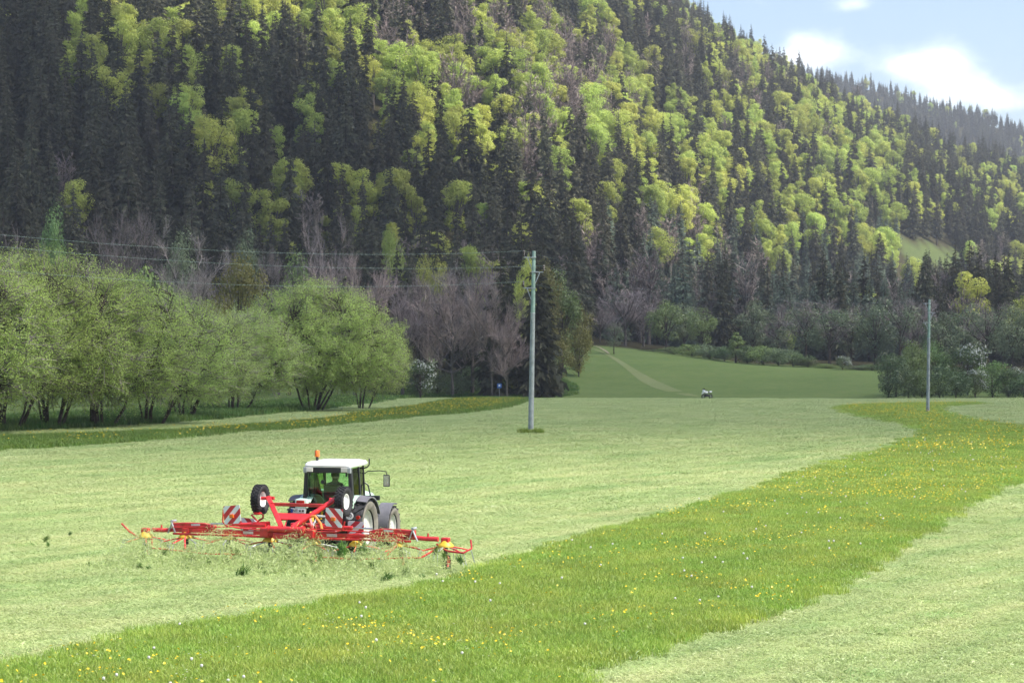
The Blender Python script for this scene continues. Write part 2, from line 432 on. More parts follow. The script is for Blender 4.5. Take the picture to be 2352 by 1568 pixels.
def bumps(X, Y):
    return (np.sin(X * .021 + 1.3) * np.cos(Y * .017 + .4) * 5 + np.sin(X * .047 + Y * .033) * 2.5 + np.sin(X * .009 - Y * .013 + 2) * 7)
def ground_z(X, Y):
    X = np.asarray(X, float); Y = np.asarray(Y, float)
    D = np.maximum(Y, 0.0)
    c = np.clip(1176 + F * X / np.maximum(D, 30.0), -900, 2700)
    v = np.interp(D, VY, VZ)
    dt, zt, df, zf, dr, zr = (np.interp(c, CC, a) for a in (DT, ZT, DF, ZF, DR, ZR))
    t1 = np.clip((D - 338) / (dt - 338), 0, 1); t1 = t1 * t1 * (3 - 2 * t1)
    far = -3.75 + (zt + 3.75) * t1
    t2 = np.clip((D - dt) / (df - dt), 0, 1)
    far = far + (zf - zt) * t2
    t3 = np.clip((D - df) / (dr - df), 0, 1)
    hill = (zr - zf) * (t3 + 0.08 * np.sin(t3 * math.pi)) + bumps(X, Y) * np.clip(t3 * 4, 0, 1) * np.clip((1.25 - t3) * 3, 0, 1)
    far = far + hill
    over = np.maximum(D - dr, 0)
    far = np.where(over > 0, np.maximum(zr + 0 * far + bumps(X, Y) * .4 - over * .33 - (over * .012) ** 2, 20), far)
    z2 = CAMH + (784 - np.interp(c, C2, Y2)) / F * D2
    t = np.clip((D - 1850) / (D2 - 1850), 0, 1)
    s2 = 60 + (z2 - 60) * (t ** 0.9) + bumps(X, Y) * .8 - np.maximum(D - D2, 0) * .4
    s2 = np.where((D > 1700), np.maximum(s2, 10), -100)
    far = np.maximum(far, s2)
    return np.where(D < 338, v, far)
def gz(x, y): return float(ground_z(x, y))
def screen(X, Y, Z):
    return 1176 + F * X / Y, 784 - F * (Z - CAMH) / Y
_DS = np.concatenate([np.arange(20, 345, .5), np.arange(345, 3000, 2.0)])
def pix2ground(px, py):
    X = (px - 1176) / F * _DS; Z = CAMH - (py - 784) / F * _DS
    hit = np.nonzero(Z <= ground_z(X, _DS))[0]
    i = hit[0] if len(hit) else len(_DS) - 1
    d = _DS[i]
    return (px - 1176) / F * d, d
def atD(px, D):
    x = (px - 1176) / F * D
    return Vector((x, D, gz(x, D)))

# ground: one polar sheet out to 3.9 km
th = np.concatenate([np.linspace(-math.pi, -.42, 40)[:-1], np.linspace(-.42, .42, 210), np.linspace(.42, math.pi, 40)[1:-1]])
rr = np.concatenate([[2.0, 8], np.linspace(16, 340, 66), np.linspace(350, 1750, 110), np.linspace(1780, 3900, 60)])
TH, RR = np.meshgrid(th, rr, indexing='ij')
GX, GY = RR * np.sin(TH), RR * np.cos(TH)
GZ = ground_z(GX, GY)
nt_, nr_ = TH.shape
idx = np.arange(nt_ * nr_).reshape(nt_, nr_)
i2 = np.roll(idx, -1, 0)
q = np.stack([idx[:, :-1], i2[:, :-1], i2[:, 1:], idx[:, 1:]], -1).reshape(-1, 4)[:, ::-1]
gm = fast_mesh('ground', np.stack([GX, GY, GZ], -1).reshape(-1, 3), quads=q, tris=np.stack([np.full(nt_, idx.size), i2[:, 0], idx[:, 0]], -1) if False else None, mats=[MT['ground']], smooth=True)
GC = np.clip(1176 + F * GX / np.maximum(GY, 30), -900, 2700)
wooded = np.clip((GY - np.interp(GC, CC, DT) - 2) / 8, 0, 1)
# grassy clearing on the right-hand slope
def clearing(X, Y):
    px = 1176 + F * X / np.maximum(Y, 1); 
    py = 784 - F * (ground_z(X, Y) - CAMH) / np.maximum(Y, 1)
    return (px > 2060) & (px < 2215) & (py > 545 + (px - 2060) * .22) & (py < 590 + (px - 2060) * .3) & (Y > 700)
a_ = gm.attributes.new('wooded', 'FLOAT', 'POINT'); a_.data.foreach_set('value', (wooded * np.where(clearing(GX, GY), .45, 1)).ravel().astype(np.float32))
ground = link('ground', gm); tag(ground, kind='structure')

# ------------------------------------------------------------------ meadow sheets (laid over the ground)
def in_poly(P, poly):
    x, y = P[:, 0], P[:, 1]; ins = np.zeros(len(P), bool); n = len(poly)
    for i in range(n):
        x1, y1 = poly[i]; x2, y2 = poly[(i + 1) % n]
        c = ((y1 > y) != (y2 > y)) & (x < (x2 - x1) * (y - y1) / ((y2 - y1) if y2 != y1 else 1e-9) + x1)
        ins ^= c
    return ins
def smooth_poly(poly, it=2):
    for _ in range(it):
        q = []
        for i in range(len(poly)):
            a, b = poly[i], poly[(i + 1) % len(poly)]
            q.append((a[0] * .75 + b[0] * .25, a[1] * .75 + b[1] * .25)); q.append((a[0] * .25 + b[0] * .75, a[1] * .25 + b[1] * .75))
        poly = q
    return poly
def sheet(name, poly, mat, lift):
    poly = [(float(a), float(b)) for a, b in poly]
    arr = np.array(poly); lo, hi = arr.min(0), arr.max(0)
    pts = []
    d = max(lo[1], 12)
    while d < hi[1]:
        step = max(1.5, d * .03)
        xs = np.arange(lo[0], hi[0], step * 1.2)
        pts.append(np.stack([xs, np.full(len(xs), d)], -1)); d += step
    P = np.concatenate(pts); P = P[in_poly(P, poly)]
    vs = [Vector(p) for p in poly] + [Vector(p) for p in P]
    r = delaunay_2d_cdt(vs, [], [list(range(len(poly)))], 1, 1e-4)
    v = np.array([(p.x, p.y) for p in r[0]]); z = ground_z(v[:, 0], v[:, 1]) + lift
    me = bpy.data.meshes.new(name); me.from_pydata(np.column_stack([v, z]).tolist(), [], [list(f) for f in r[2]])
    bm = bmesh.new(); bm.from_mesh(me); bmesh.ops.recalc_face_normals(bm, faces=bm.faces)
    if sum(f.normal.z for f in bm.faces) < 0: bmesh.ops.reverse_faces(bm, faces=bm.faces)
    bm.to_mesh(me); bm.free()
    me.polygons.foreach_set('use_smooth', [True] * len(me.polygons)); me.materials.append(mat); me.update()
    o = link(name, me); tag(o, kind='structure'); return o

P2 = lambda pts: [pix2ground(*p) for p in pts]
left_edge = P2([(-160, 1008), (0, 994), (180, 986), (330, 977), (470, 966), (560, 956), (700, 944), (830, 928), (930, 911)])
far_edge = [tuple(atD(px, D)[:2]) for px, D in ((1000, 332), (1100, 335), (1250, 331), (1450, 327), (1620, 323), (1820, 320), (2010, 318), (2180, 322), (2300, 326), (2480, 322), (2700, 318))]
mown_poly = smooth_poly([(-26, 14)] + left_edge + far_edge + [(110, 200), (60, 60), (26, 14)], 1)
sheet('mown_field', mown_poly, MT['mown'], .012)
STRIP = smooth_poly(P2([(-130, 1568), (0, 1542), (110, 1524), (200, 1500), (300, 1470), (420, 1452), (560, 1430), (640, 1418), (770, 1394), (900, 1376), (1000, 1352), (1100, 1322), (1200, 1288), (1300, 1262), (1400, 1228), (1500, 1201), (1600, 1168), (1700, 1141), (1800, 1108), (1900, 1080), (1980, 1055), (2050, 1034), (2100, 1014), (2128, 1000), (2132, 988), (2100, 977), (2050, 968), (1995, 958), (1950, 946), (1938, 940), (1950, 933), (2010, 929), (2130, 926), (2240, 926), (2250, 929), (2190, 932), (2145, 937), (2140, 944), (2170, 955), (2210, 967), (2280, 977), (2352, 985), (2470, 998), (2560, 1010),
                        (2600, 1020), (2500, 1050), (2430, 1075), (2352, 1106), (2250, 1146), (2190, 1176), (2150, 1206), (2080, 1244), (2020, 1282), (1960, 1320), (1850, 1378), (1780, 1404), (1700, 1433), (1600, 1464), (1500, 1494), (1380, 1530), (1270, 1564)]) + [(1.6, 30.5), (1.0, 27), (-9, 27)], 1)
sheet('flower_meadow', STRIP, MT['tall'], .03)
STRIP2 = smooth_poly(P2([(-60, 1008), (0, 1006), (120, 1003), (250, 999), (400, 993), (520, 986), (640, 976), (740, 967), (850, 953), (920, 944), (980, 935), (1030, 924), (1065, 918), (1130, 916), (1195, 917), (1205, 919), (1180, 928), (1130, 942), (1050, 951), (960, 958), (880, 966), (800, 976), (700, 986), (600, 993), (500, 1001), (380, 1011), (250, 1021), (120, 1029), (0, 1036), (-60, 1040)]), 1)
sheet('side_flower_strip', STRIP2, MT['tall'], .03)
VERGE = smooth_poly(P2([(-160, 1009), (0, 995), (180, 987), (330, 978), (470, 967), (560, 957), (700, 945), (830, 929), (930, 912)]) +
                    [tuple(atD(px, D)[:2]) for px, D in ((1100, 336), (1250, 333), (1330, 352), (1300, 385), (1000, 390), (700, 300), (400, 200), (0, 160), (-160, 150))], 1)
sheet('verge', VERGE, MT['verge'], .02)
# mown lane and farm track across the far meadow
def ribbon(name, pts, mat, lift):
    L = [(px - w, D) for px, D, w in pts]; Rr = [(px + w, D) for px, D, w in pts][::-1]
    return sheet(name, smooth_poly([tuple(atD(px, D)[:2]) for px, D in L + Rr], 2), mat, lift)
ribbon('path', [(1608, 340, 9), (1548, 358, 20), (1500, 376, 22), (1462, 396, 12), (1425, 420, 7), (1385, 445, 4.5), (1350, 462, 3)], MT['path'], .03)
ribbon('track', [(1400, 440, 2.5), (1385, 455, 2.5), (1372, 470, 2.2), (1364, 482, 2)], MT['track'], .06)
CLOUD_OPACITY = 0.50
HAZE = 0.000135

# ------------------------------------------------------------------ scattering (one object of instanced plants = stuff)
def proto_collection(name, meshes):
    c = bpy.data.collections.new(name)
    for i, me in enumerate(meshes):
        o = bpy.data.objects.new('%s_%02d' % (name, i), me); c.objects.link(o)
    return c
def scatter(name, pts, idx, rotz, scl, coll, tilt=None):
    n = len(pts)
    me = bpy.data.meshes.new(name); me.vertices.add(n); me.vertices.foreach_set('co', np.asarray(pts, np.float32).ravel())
    a = me.attributes.new('pick', 'INT', 'POINT'); a.data.foreach_set('value', np.asarray(idx, np.int32))
    rot = np.zeros((n, 3), np.float32); rot[:, 2] = rotz
    if tilt is not None: rot[:, :2] = tilt
    a = me.attributes.new('turn', 'FLOAT_VECTOR', 'POINT'); a.data.foreach_set('vector', rot.ravel())
    s = np.asarray(scl, np.float32)
    if s.ndim == 1: s = np.repeat(s[:, None], 3, 1)
    a = me.attributes.new('size', 'FLOAT_VECTOR', 'POINT'); a.data.foreach_set('vector', np.ascontiguousarray(s).ravel())
    o = link(name, me)
    ng = bpy.data.node_groups.new(name, 'GeometryNodeTree')
    ng.interface.new_socket(name='Geometry', in_out='INPUT', socket_type='NodeSocketGeometry')
    ng.interface.new_socket(name='Geometry', in_out='OUTPUT', socket_type='NodeSocketGeometry')
    N, L = ng.nodes, ng.links
    gi, go = N.new('NodeGroupInput'), N.new('NodeGroupOutput')
    ci = N.new('GeometryNodeCollectionInfo'); ci.inputs['Collection'].default_value = coll
    ci.inputs['Separate Children'].default_value = True; ci.inputs['Reset Children'].default_value = True
    ip = N.new('GeometryNodeInstanceOnPoints'); ip.inputs['Pick Instance'].default_value = True
    def na(nm, t):
        x = N.new('GeometryNodeInputNamedAttribute'); x.data_type = t; x.inputs['Name'].default_value = nm
        return x.outputs['Attribute']
    L.new(gi.outputs[0], ip.inputs['Points']); L.new(ci.outputs[0], ip.inputs['Instance'])
    L.new(na('pick', 'INT'), ip.inputs['Instance Index'])
    L.new(na('turn', 'FLOAT_VECTOR'), ip.inputs['Rotation']); L.new(na('size', 'FLOAT_VECTOR'), ip.inputs['Scale'])
    L.new(ip.outputs[0], go.inputs[0])
    m = o.modifiers.new('scatter', 'NODES'); m.node_group = ng
    return tag(o, kind='stuff')

def blades(n, radius, hmin, hmax, width, lean, rg, lying=False):
    """n grass blades: two quads each, bent"""
    a = rg.uniform(0, 2 * math.pi, n); r = radius * np.sqrt(rg.uniform(0, 1, n))
    bx, by = r * np.cos(a), r * np.sin(a)
    h = rg.uniform(hmin, hmax, n); d = rg.uniform(0, 2 * math.pi, n)
    if lying:
        z0 = rg.uniform(0.0, .05, n); el = rg.normal(0.05, .16, n)
        dx, dy, dz = np.cos(d) * np.cos(el), np.sin(d) * np.cos(el), np.sin(el)
        p0 = np.stack([bx, by, z0], -1); D = np.stack([dx, dy, dz], -1) * h[:, None]
        s = np.stack([-np.sin(d), np.cos(d), rg.normal(0, .3, n)], -1) * (width / 2)
        mid = p0 + D * .5 + np.array([0, 0, 1]) * (h * .10)[:, None]
        p1 = p0 + D
    else:
        ln = rg.uniform(.1, 1, n) * lean
        p0 = np.stack([bx, by, np.full(n, -.02)], -1)
        mid = p0 + np.stack([np.cos(d) * ln * h * .35, np.sin(d) * ln * h * .35, h * .6], -1)
        p1 = p0 + np.stack([np.cos(d) * ln * h, np.sin(d) * ln * h, h * (1 - .3 * ln)], -1)
        f = rg.uniform(0, math.pi, n)
        s = np.stack([np.cos(f), np.sin(f), np.zeros(n)], -1) * (width / 2)
    v = np.stack([p0 - s, p0 + s, mid + s * .9, mid - s * .9, p1], 1).reshape(-1, 3)
    b = np.arange(n)[:, None] * 5
    return v, b + np.array([[0, 1, 2, 3]]), b + np.array([[3, 2, 4]])

def fillpoly(polys, spacing, ymin, ymax, xlim=.31, jitter=.5, fuzz=0.0):
    pts = []
    y = ymin
    while y < ymax:
        s = spacing(y)
        xs = np.arange(-y * xlim - 2, y * xlim + 2, s)
        pts.append(np.stack([xs + rng.uniform(-jitter, jitter, len(xs)) * s, y + rng.uniform(-jitter, jitter, len(xs)) * s, np.full(len(xs), s)], -1)); y += s
    P = np.concatenate(pts)
    m = np.zeros(len(P), bool)
    T_ = P[:, :2] + rng.normal(0, 1, (len(P), 2)) * fuzz * np.minimum(P[:, 2:3], 1)
    for pl in polys: m |= in_poly(T_, pl)
    return P[m]
def lowfreq(x, y, f, seed=0.0):
    return (np.sin(x * f + seed) * np.cos(y * f * 1.3 + seed * 2) + np.sin(x * f * 2.1 + y * f * 1.7 + seed) * .6 + np.sin(-x * f * 3.3 + y * f * 2.9 + seed * 3) * .4) / 2

# tall meadow grass
rgb = np.random.default_rng(11)
tall_p = []
for i in range(5):
    v, qd, tr = blades(520, .55, .09, .24, .013, .9, rgb); tall_p.append(fast_mesh('tall_grass', v, qd, tr, [MT['blade']]))
ct = proto_collection('tall_grass_patch', tall_p)
P = fillpoly([STRIP], lambda y: .40 if y < 80 else (.62 if y < 130 else 1.1), 26, 300, fuzz=.35)
P = P[np.abs(P[:, 0]) < P[:, 1] * .275 + 1]
sc = P[:, 2] / .40
lf = lowfreq(P[:, 0], P[:, 1], .5)
hs = np.clip(1.0 + .35 * lf, .55, 1.5)
scatter('tall_grass', np.column_stack([P[:, :2], ground_z(P[:, 0], P[:, 1]) + .02]), rng.integers(0, 5, len(P)), rng.uniform(0, 6.28, len(P)),
        np.stack([sc, sc, hs * (1 + .12 * (sc - 1))], -1), ct)
# grass of the far flower strip, the verge and the tuft round the pole
vp = []
for i in range(3):
    v, qd, tr = blades(300, 1.0, .15, .38, .03, .8, rgb); vp.append(fast_mesh('strip_grass', v, qd, tr, [MT['bladefar']]))
cf = proto_collection('strip_grass_patch', vp)
P = fillpoly([STRIP2], lambda y: .9 if y < 180 else 1.5, 100, 330)
scatter('strip_grass', np.column_stack([P[:, :2], ground_z(P[:, 0], P[:, 1]) + .02]), rng.integers(0, 3, len(P)), rng.uniform(0, 6.28, len(P)), P[:, 2] / .9, cf)
vp = []
for i in range(3):
    v, qd, tr = blades(260, 1.0, .2, .65, .04, .8, rgb); vp.append(fast_mesh('verge_grass', v, qd, tr, [MT['vergeblade']]))
cv = proto_collection('verge_grass_patch', vp)
P = fillpoly([VERGE], lambda y: 1.1 if y < 200 else 2.0, 100, 400)
scatter('verge_grass', np.column_stack([P[:, :2], ground_z(P[:, 0], P[:, 1])]), rng.integers(0, 3, len(P)), rng.uniform(0, 6.28, len(P)),
        np.stack([P[:, 2] / 1.1, P[:, 2] / 1.1, rng.uniform(.5, 1.6, len(P))], -1), cv)
# cut grass lying on the mown field
clp = []
for i in range(5):
    v, qd, tr = blades(900, .66, .04, .13, .010, 0, rgb, lying=True); clp.append(fast_mesh('cut_grass', v, qd, tr, [MT['clip']]))
cc_ = proto_collection('cut_grass_patch', clp)
P = fillpoly([mown_poly], lambda y: .72 if y < 65 else (1.0 if y < 100 else (1.6 if y < 160 else 2.6)), 26, 326)
P = P[np.abs(P[:, 0]) < P[:, 1] * .275 + 1]
T_ = P[:, :2] + rng.normal(0, .18, (len(P), 2))
inner = in_poly(T_, STRIP) | in_poly(P[:, :2], STRIP2)
P = P[~inner]
s_ = P[:, 2] / .72
scatter('cut_grass', np.column_stack([P[:, :2], ground_z(P[:, 0], P[:, 1]) + .015]), rng.integers(0, 5, len(P)), rng.uniform(0, 6.28, len(P)),
        np.stack([s_, s_, np.minimum(s_, 1.6) * rng.uniform(.7, 1.5, len(P))], -1), cc_)
# greener heaps left by the mower, in rows along the swath
hp = []
for i in range(4):
    v, qd, tr = blades(120, .42, .06, .20, .012, 0, rgb, lying=True); v[:, 2] *= 1.5; v[:, 0] *= rgb.uniform(.5, 1.5)
    hp.append(fast_mesh('grass_heap', v, qd, tr, [MT['clipdark']]))
ch_ = proto_collection('grass_heap_patch', hp)
P = fillpoly([mown_poly], lambda y: .5 if y < 100 else 1.0, 27, 150)
P = P[~(in_poly(P[:, :2], STRIP) | in_poly(P[:, :2], STRIP2))]
P = P[np.abs(P[:, 0]) < P[:, 1] * .27 + 1]
# swath direction runs along the strip
dv = np.array([P[:, 0] * .80 - P[:, 1] * .60, P[:, 0] * .60 + P[:, 1] * .80])
k = lowfreq(dv[0] * 2.6, dv[1] * .35, .55, 1.7) + .45 * lowfreq(P[:, 0], P[:, 1], 1.4, 5) + .25 * (P[:, 0] > 3)
pr = np.clip((k - .26) * .55, 0.006, .34) * np.where((P[:, 0] > 4) | (P[:, 1] > 110), 1, .55)
P = P[rng.uniform(0, 1, len(P)) < pr]
scatter('grass_heaps', np.column_stack([P[:, :2], ground_z(P[:, 0], P[:, 1]) + .02]), rng.integers(0, 4, len(P)), rng.uniform(0, 6.28, len(P)), rng.uniform(.4, 1.2, len(P)) * np.where(P[:, 1] > 100, 1.3, 1), ch_)

# flowers
def disc(r, n, z=0, cup=.3):
    t = np.arange(n) * 2 * math.pi / n
    v = [(0, 0, z)] + [(r * math.cos(a), r * math.sin(a), z + r * cup) for a in t]
    return v, [(0, 1 + i, 1 + (i + 1) % n) for i in range(n)]
bp = []
for i in range(5):
    V, T = [], []
    for j in range([1, 2, 3, 5, 8][i]):
        v, t = disc(rgb.uniform(.019, .029), 5)
        o = np.array([rgb.normal(0, .16), rgb.normal(0, .16), rgb.uniform(.18, .34)]) * (1 if i else np.array([.2, .2, 1]))
        tl = Matrix.Rotation(rgb.uniform(-.7, .7), 3, 'X') @ Matrix.Rotation(rgb.uniform(-.7, .7), 3, 'Y')
        T += [tuple(x + len(V) for x in f) for f in t]; V += [tuple(np.array(tl @ Vector(p)) + o) for p in v]
    bp.append(fast_mesh('buttercup', V, None, T, [MT['buttercup']]))
cb = proto_collection('buttercup_patch', bp)
P = fillpoly([STRIP], lambda y: .34 if y < 100 else .6, 27, 290)
P = P[np.abs(P[:, 0]) < P[:, 1] * .27 + 1]
k = lowfreq(P[:, 0], P[:, 1], .42, 2.2) + .7 * lowfreq(P[:, 0], P[:, 1], 1.5, .3) + np.clip((P[:, 1] - 45) / 90, 0, .3) + .55 * np.exp(-((P[:, 0] - 15) / 6) ** 2 - ((P[:, 1] - 77) / 9) ** 2) + .5 * np.exp(-((P[:, 0] + 3) / 2.5) ** 2 - ((P[:, 1] - 33.5) / 2) ** 2)
pr = np.clip(.05 + (k - .08) * .62, .025, .85) * np.where(P[:, 1] > 110, .4, 1)
P1 = P[rng.uniform(0, 1, len(P)) < pr]
P = fillpoly([STRIP2], lambda y: .7, 110, 300)
k = lowfreq(P[:, 0], P[:, 1], .35, 2.2) + .6 * lowfreq(P[:, 0], P[:, 1], 1.2, .3) + np.clip((P[:, 1] - 140) / 120, 0, .6)
P3 = P[rng.uniform(0, 1, len(P)) < np.clip(.12 + (k - .05) * .6, .06, .9)]
PB = np.concatenate([P1, P3])
scl = np.where(PB[:, 1] > 100, 1.9, 1.0)
scatter('buttercups', np.column_stack([PB[:, :2], ground_z(PB[:, 0], PB[:, 1]) + np.where(PB[:, 1] > 100, -.12, .0)]), np.where(PB[:, 1] > 100, rng.integers(2, 5, len(PB)), rng.choice(5, len(PB), p=[.4, .25, .17, .12, .06])), rng.uniform(0, 6.28, len(PB)), scl, cb)
# small daisies and far seed heads
wp = []
for i in range(3):
    V, T = [], []
    for j in range([1, 3, 6][i]):
        v, t = disc(rgb.uniform(.013, .021), 6, cup=.1)
        o = np.array([rgb.normal(0, .12), rgb.normal(0, .12), rgb.uniform(.12, .30)])
        T += [tuple(x + len(V) for x in f) for f in t]; V += [tuple(np.array(p) + o) for p in v]
    wp.append(fast_mesh('daisy', V, None, T, [MT['clock']]))
cw = proto_collection('daisy_patch', wp)
P = fillpoly([STRIP, STRIP2], lambda y: .5 if y < 100 else .9, 27, 230)
P = P[np.abs(P[:, 0]) < P[:, 1] * .27 + 1]
k = lowfreq(P[:, 0], P[:, 1], .8, 4.1)
P = P[rng.uniform(0, 1, len(P)) < np.clip(.03 + k * .16, .015, .3)]
scatter('daisies', np.column_stack([P[:, :2], ground_z(P[:, 0], P[:, 1])]), rng.integers(0, 3, len(P)), rng.uniform(0, 6.28, len(P)), np.where(P[:, 1] > 100, 1.6, 1.0), cw)
# dandelion clocks: the nearest ones one by one
bmh = bmesh.new(); bmesh.ops.create_icosphere(bmh, subdivisions=2, radius=.026)
for v in bmh.verts: v.co *= rgb.uniform(.9, 1.08)
hm = bpy.data.meshes.new('seed_head'); bmh.to_mesh(hm); bmh.free(); hm.materials.append(MT['clock'])
stm = MB().tube([(0, 0, 0), (.01, .004, .17), (.0, 0, .33)], .003, 5).mesh('stem', MT['blade'])
P = fillpoly([STRIP], lambda y: .55, 29, 110)
P = P[np.abs(P[:, 0]) < P[:, 1] * .255]
k = lowfreq(P[:, 0], P[:, 1], .6, 7.7)
P = P[rng.uniform(0, 1, len(P)) < np.clip(.05 + k * .12, .012, .2)]
P = P[np.argsort(P[:, 1])]
for i, p in enumerate(P[:150]):
    e = empty('dandelion_clock', (p[0], p[1], gz(p[0], p[1]) + .01), rng.uniform(0, 6.28))
    e.scale = (1, 1, rng.uniform(.8, 1.15))
    tag(e, 'white dandelion seed head standing above the tall grass of the flowering strip', 'flower', 'dandelion clocks in the flowering strip')
    link('seed_head', hm, e, (0, 0, .345)); link('stem', stm, e)
if len(P) > 150:
    cd = proto_collection('far_clock_patch', [hm])
    Q = P[150:]
    scatter('far_dandelion_clocks', np.column_stack([Q[:, :2], ground_z(Q[:, 0], Q[:, 1]) + .33]), np.zeros(len(Q)), np.zeros(len(Q)), np.full(len(Q), 1.1), cd)

# ------------------------------------------------------------------ trees
def unit(n, rg):
    v = rg.normal(0, 1, (n, 3)); return v / np.linalg.norm(v, axis=1)[:, None]
def leaf_quads(P, Nrm, size, rg, aspect=.6):
    """a folded rhombus at every point, facing roughly Nrm"""
    n = len(P)
    a = np.cross(Nrm, unit(n, rg)); a /= np.linalg.norm(a, axis=1)[:, None] + 1e-9
    b = np.cross(Nrm, a)
    s = (size if np.ndim(size) else np.full(n, size)) * rg.uniform(.6, 1.3, n)
    a = a * (s / 2)[:, None]; b = b * (s * aspect / 2)[:, None]
    v = np.stack([P - a, P - b + Nrm * (s * .08)[:, None], P + a, P + b + Nrm * (s * .08)[:, None]], 1).reshape(-1, 3)
    return v, np.arange(n)[:, None] * 4 + np.array([[0, 1, 2, 3]])
def strips(A, B, w0, w1, rg):
    """flat tapering twigs from A to B"""
    d = B - A; s = np.cross(d, unit(len(A), rg)); s /= np.linalg.norm(s, axis=1)[:, None] + 1e-9
    w0 = np.broadcast_to(w0, (len(A),))[:, None]; w1 = np.broadcast_to(w1, (len(A),))[:, None]
    v = np.stack([A - s * w0 / 2, A + s * w0 / 2, B + s * w1 / 2, B - s * w1 / 2], 1).reshape(-1, 3)
    return v, np.arange(len(A))[:, None] * 4 + np.array([[0, 1, 2, 3]])
def join(parts):
    V, Q, M = [], [], []; n = 0
    for v, qd, mi in parts:
        V.append(v); Q.append(qd + n); M.append(np.full(len(qd), mi)); n += len(v)
    return np.concatenate(V), np.concatenate(Q), np.concatenate(M)
def mbquads(mb):
    v = np.array(mb.v); f = [q for q in mb.f if len(q) == 4]
    return v, np.array(f)

def mk_spruce(rg, h, r, levels, per, twigs, z0=.10, ragged=.3, thin=1.0):
    """drooping whorls: every branch a spine with hanging side twigs; returns trunk MB and crown arrays"""
    tr = MB().tube([(0, 0, -1), (0, 0, h * .5), (0, 0, h * .95)], [h * .014, h * .009, .03], 6, False)
    A, B, W0, W1 = [], [], [], []
    for i in range(levels):
        t = (i + rg.uniform(-.3, .3)) / levels; t = min(max(t, 0), .985)
        z00 = h * (z0 + (1 - z0) * t)
        rad = r * (1 - t) ** .72 * (1 if t > .12 else .75 + t * 2)
        for k in range(per if t < .7 else max(4, per - 2)):
            z = z00 + rg.uniform(-.5, .5) * h / levels * 1.1; an = rg.uniform(0, 2 * math.pi); L = max(.35, rad * rg.uniform(1 - ragged * 1.6, 1 + ragged * .6))
            dr = rg.uniform(.15, .42) * L * (1 - .5 * t)
            dx, dy = math.cos(an), math.sin(an)
            p0 = np.array([0, 0, z]); p1 = np.array([dx * L * .6, dy * L * .6, z - dr * .75]); p2 = np.array([dx * L, dy * L, z - dr + L * .04])
            A += [p0, p1]; B += [p1, p2]; W0 += [L * .16, L * .40]; W1 += [L * .40, .08]
            for j in range(twigs):
                u = rg.uniform(.2, 1); q0 = p0 + (p1 - p0) * (u / .6) if u < .6 else p1 + (p2 - p1) * ((u - .6) / .4)
                sd = rg.choice([-1, 1]) * rg.uniform(.3, 1.1)
                ll = L * rg.uniform(.24, .46) * (1.15 - .45 * u)
                e = q0 + np.array([dx * math.cos(sd) - dy * math.sin(sd), dy * math.cos(sd) + dx * math.sin(sd), 0]) * ll * .8 + np.array([0, 0, -ll * rg.uniform(.4, 1.1)])
                A.append(q0); B.append(e); W0.append(ll * .62 * thin); W1.append(ll * .16)
    v, qd = strips(np.array(A), np.array(B), np.array(W0), np.array(W1), rg)
    tipv, tipq = strips(np.array([[0, 0, h * .9]]), np.array([[0, 0, h]]), .3, .04, rg)
    return tr, (v, qd), (tipv, tipq)

def mk_broad(rg, h, r, nleaf, leaf, lobes=14, base=.3, flat=1.0, twigfrac=.0, shell=.55, conic=0.0):
    """lobed crown: limbs run to lobe centres, leaf-sized faces fill uneven lobes"""
    tr = MB()
    ctr = np.array([0, 0, h * (base + 1) / 2]); hz = h * (1 - base) / 2
    tr.tube([(0, 0, -.6), (rg.normal(0, .1), rg.normal(0, .1), h * .25), (rg.normal(0, .3), rg.normal(0, .3), h * .62)], [h * .022, h * .017, h * .007], 7, False)
    P, Nm = [], []
    c = []
    for i in range(lobes):
        u = unit(1, rg)[0] * rg.uniform(.35, .78) ** .7
        zz = u[2]; sc = 1 - conic * (zz + 1) / 2
        c.append((ctr + np.array([u[0] * r * sc, u[1] * r * sc, u[2] * hz]), rg.uniform(.30, .52) * r * (1 - conic * .5 * (zz + 1) / 2)))
    for (p, rad) in c:
        s = h * (base * .8 + rg.uniform(0, .25))
        s = min(s, p[2] - .1)
        tr.tube([(0, 0, max(s, .2)), tuple((np.array([0, 0, s]) + p) / 2 + np.array([0, 0, .05 * h])), tuple(p)], [h * .009, h * .006, h * .002], 5, False)
        n = int(nleaf / lobes)
        u = unit(n, rg); rd = rad * (shell + (1 - shell) * rg.uniform(0, 1, n) ** .5) * rg.uniform(.75, 1.12, n)
        q = p + u * rd[:, None] * np.array([1, 1, .8 * flat])
        P.append(q); nn = u * 1.1 + unit(n, rg) * .75 + np.array([0, 0, .3]); Nm.append(nn / np.linalg.norm(nn, axis=1)[:, None])
    P, Nm = np.concatenate(P), np.concatenate(Nm)
    P[:, 2] = np.maximum(P[:, 2], .1)
    return tr, leaf_quads(P, Nm, leaf, rg, .7), c

